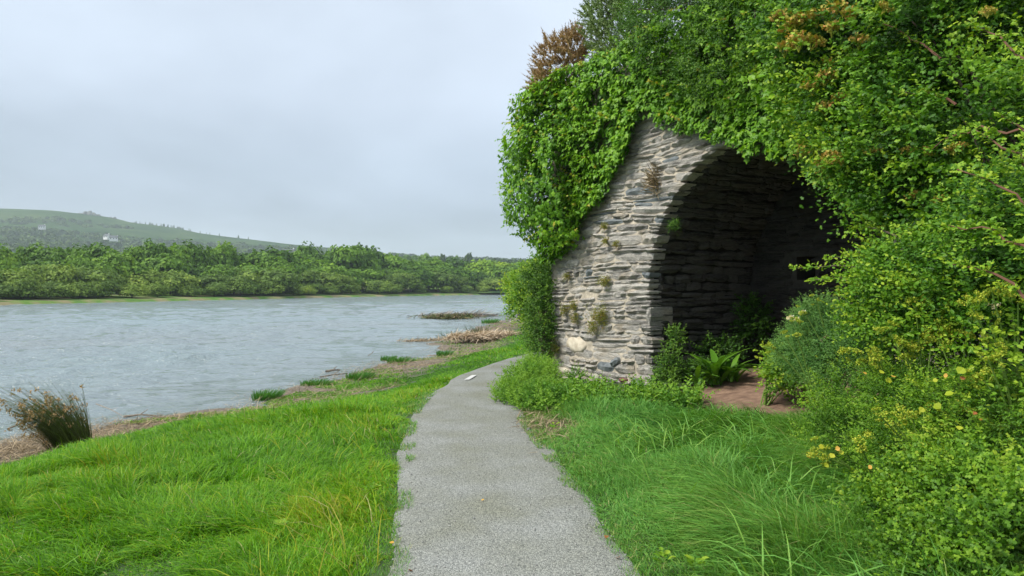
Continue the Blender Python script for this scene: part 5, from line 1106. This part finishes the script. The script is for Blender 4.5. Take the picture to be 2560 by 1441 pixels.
# short worn fringe along both path edges
n = 26000; y = rng.uniform(2.5, 16, n)**1.0; cx = np.interp(y, PATHS[:, 1], PATHS[:, 0]); sd_ = np.where(rng.random(n) < .5, -1, 1); x = cx+sd_*(.60+.28*rng.random(n)**1.3); P = np.c_[x, y]; pd, _ = path_d(P); s_, n_ = kcoord(P)
ok = (n_ < -.05) & (noise(P, 3.5, 66, 2) > .48); P = P[ok]; n = len(P); a = rng.random(n)*6.28
blades(np.c_[P, ground_z(P)], .03+.06*rng.random(n), np.maximum(.0018, .0004*P[:, 1])+0*a, np.c_[np.cos(a), np.sin(a), 0*a], .3+.4*rng.random(n), np.clip(.6+.3*rng.normal(size=n), 0, 1), M_GRASS2, "path_edge_grass", "short worn grass with dry brown blades along the path edges")
# pale seeding stems near the path edge at lower left
n = 50; P = np.c_[rng.uniform(-1.5, -.72, n), rng.uniform(3.0, 5.2, n)]; P2_ = np.c_[rng.normal(size=40)*.25-1.6, rng.normal(size=40)*.5+7.2]; P = np.vstack([P, P2_]); n = len(P); a = math.pi-.5+.8*rng.normal(size=n)
blades(np.c_[P, ground_z(P)], .34+.2*rng.random(n), np.full(n, .0035), np.c_[np.cos(a), np.sin(a)*.5, 0*a], .5+.35*rng.random(n), np.clip(.93+.05*rng.normal(size=n), .8, 1.0), M_GRASS, "seeding_grass", "pale bowed seeding stems in the grass beside the near path")
n = 1500; P = np.c_[rng.uniform(.9, 3.4, n), rng.uniform(3.4, 8.0, n)]; pd, _ = path_d(P); P = P[(pd > 1.15) & (noise(P, 1.3, 81, 2) > .45)]; n = len(P); a = 3+1.5*rng.normal(size=n)
blades(np.c_[P, ground_z(P)], .32+.25*rng.random(n), np.full(n, .0062), np.c_[np.cos(a), np.sin(a), 0*a], .5+.5*rng.random(n), np.clip(.72+.12*rng.normal(size=n), 0, .9), M_GRASS2, "coarse_grass", "broad pale arching grass blades standing out of the right verge")
# broad-leaved weeds in the verge
for (px, py, Y, nf, sc_, lab) in ((1660, 1395, 4.1, 12, .085, "round-leaved weed low in the verge at the bottom right of the path"), (1740, 1430, 4.0, 10, .09, "broad-leaved weed in the verge at the very bottom of the view"), (935, 1235, 5.5, 16, .08, "curly broad-leaved weed in the grass just left of the path"),
                                  (1385, 1065, 8.0, 9, .09, "dark leafy weed where the verge meets the plants by the pier"), (700, 1330, 4.6, 9, .085, "flat weed rosette deep in the near left grass")):
    b = at(px, py, Y); b[2] = float(ground_z(b[None])[0])+.07; e = empty("verge_weed", b); tag(e, lab, "weed", "broad-leaved weeds in the grass")
    for j in range(nf):
        a_ = j/nf*6.283+.4*rng.normal(); u_ = np.array((math.cos(a_), math.sin(a_), .5+.5*rng.random()))
        put_leaf(DOCK[int(rng.integers(3))], e, u_*.02+(0, 0, .05*rng.random()), np.array((-.5*math.cos(a_), -.5*math.sin(a_), 1)), u_, .5*sc_*(.7+.6*rng.random()))
n = 5200; P = np.c_[rng.uniform(1.5, 3.6, n), rng.uniform(3.0, 6.4, n)]; P = P[(P[:, 0] > .49*P[:, 1]+.25)]; n = len(P); a = rng.random(n)*6.28
blades(np.c_[P, ground_z(P)], .25+.38*rng.random(n), np.full(n, .0038), np.c_[np.cos(a), np.sin(a), 0*a], .3+.5*rng.random(n), np.clip(.5+.2*rng.normal(size=n), 0, 1), M_GRASS2, "tall_grass", "tall grass blades growing up through the herbs under the hedge")
# dead thatch and rusty leaves at the bend
n = 1300; P = np.c_[rng.normal(size=n)*.28+.42, rng.normal(size=n)*.5+8.5]; pd, _ = path_d(P); P = P[pd > .55]; straw(np.c_[P, ground_z(P)+.02+.02*rng.random(len(P))], .13, M_STRAW, "dry_thatch", "patch of dry brown thatch where the verge meets the path", "litter", 'stuff', .1, None, .02)
FL = [mesh_data("fallen_leaf", OVAL[0]*(1.5, 1, 1), OVAL[1], M_AUTUMN, {"var": np.full(6, v)}) for v in (.5, .8, 1.0)]
for (px, py, s, v, lab) in ((1518, 1340, .03, 2, "curled rust-brown leaf on the right path edge"), (1548, 1395, .032, 2, "dark brown leaf near the bottom of the right path edge"), (1585, 1300, .03, 0, "yellow leaf lying in the short verge grass"), (1490, 1160, .03, 0, "yellow leaf high on the verge beside the path"), (985, 1360, .03, 1, "pinkish brown leaf on the left path edge"), (1018, 1425, .03, 2, "small brown leaf at the bottom left of the path"), (1210, 1252, .022, 1, "tiny pale leaf in the middle of the path")):
    Y = 1.57*F/(py-720.5); p = at(px, py, Y); p[2] = float(ground_z(p[None])[0])+.035 + (.03 if v == 0 else 0); nn = Vector((.3*rng.normal(), .3*rng.normal(), 1)); o = put_leaf(FL[v], None, p, nn, (rng.normal(), rng.normal(), 0), s*1.15, "fallen_leaf"); tag(o, lab, "leaf", "fallen leaves by the path")

# ------------------------------------------------------------------ air
hz = box(-2450, 1350, -400, 3250, -3.5, 215)
V = hz[0]
HZ = mesh("haze", V, hz[1], None); tag(HZ, "pale damp air over the estuary and hills", "haze", kind='stuff')
m, t, o = new_mat("damp_air"); pv = t.nodes.new("ShaderNodeVolumePrincipled"); pv.inputs['Color'].default_value = (.80, .90, 1, 1); pv.inputs['Density'].default_value = .00022; pv.inputs['Anisotropy'].default_value = .3
t.links.new(pv.outputs[0], o.inputs['Volume']); HZ.data.materials.append(m)
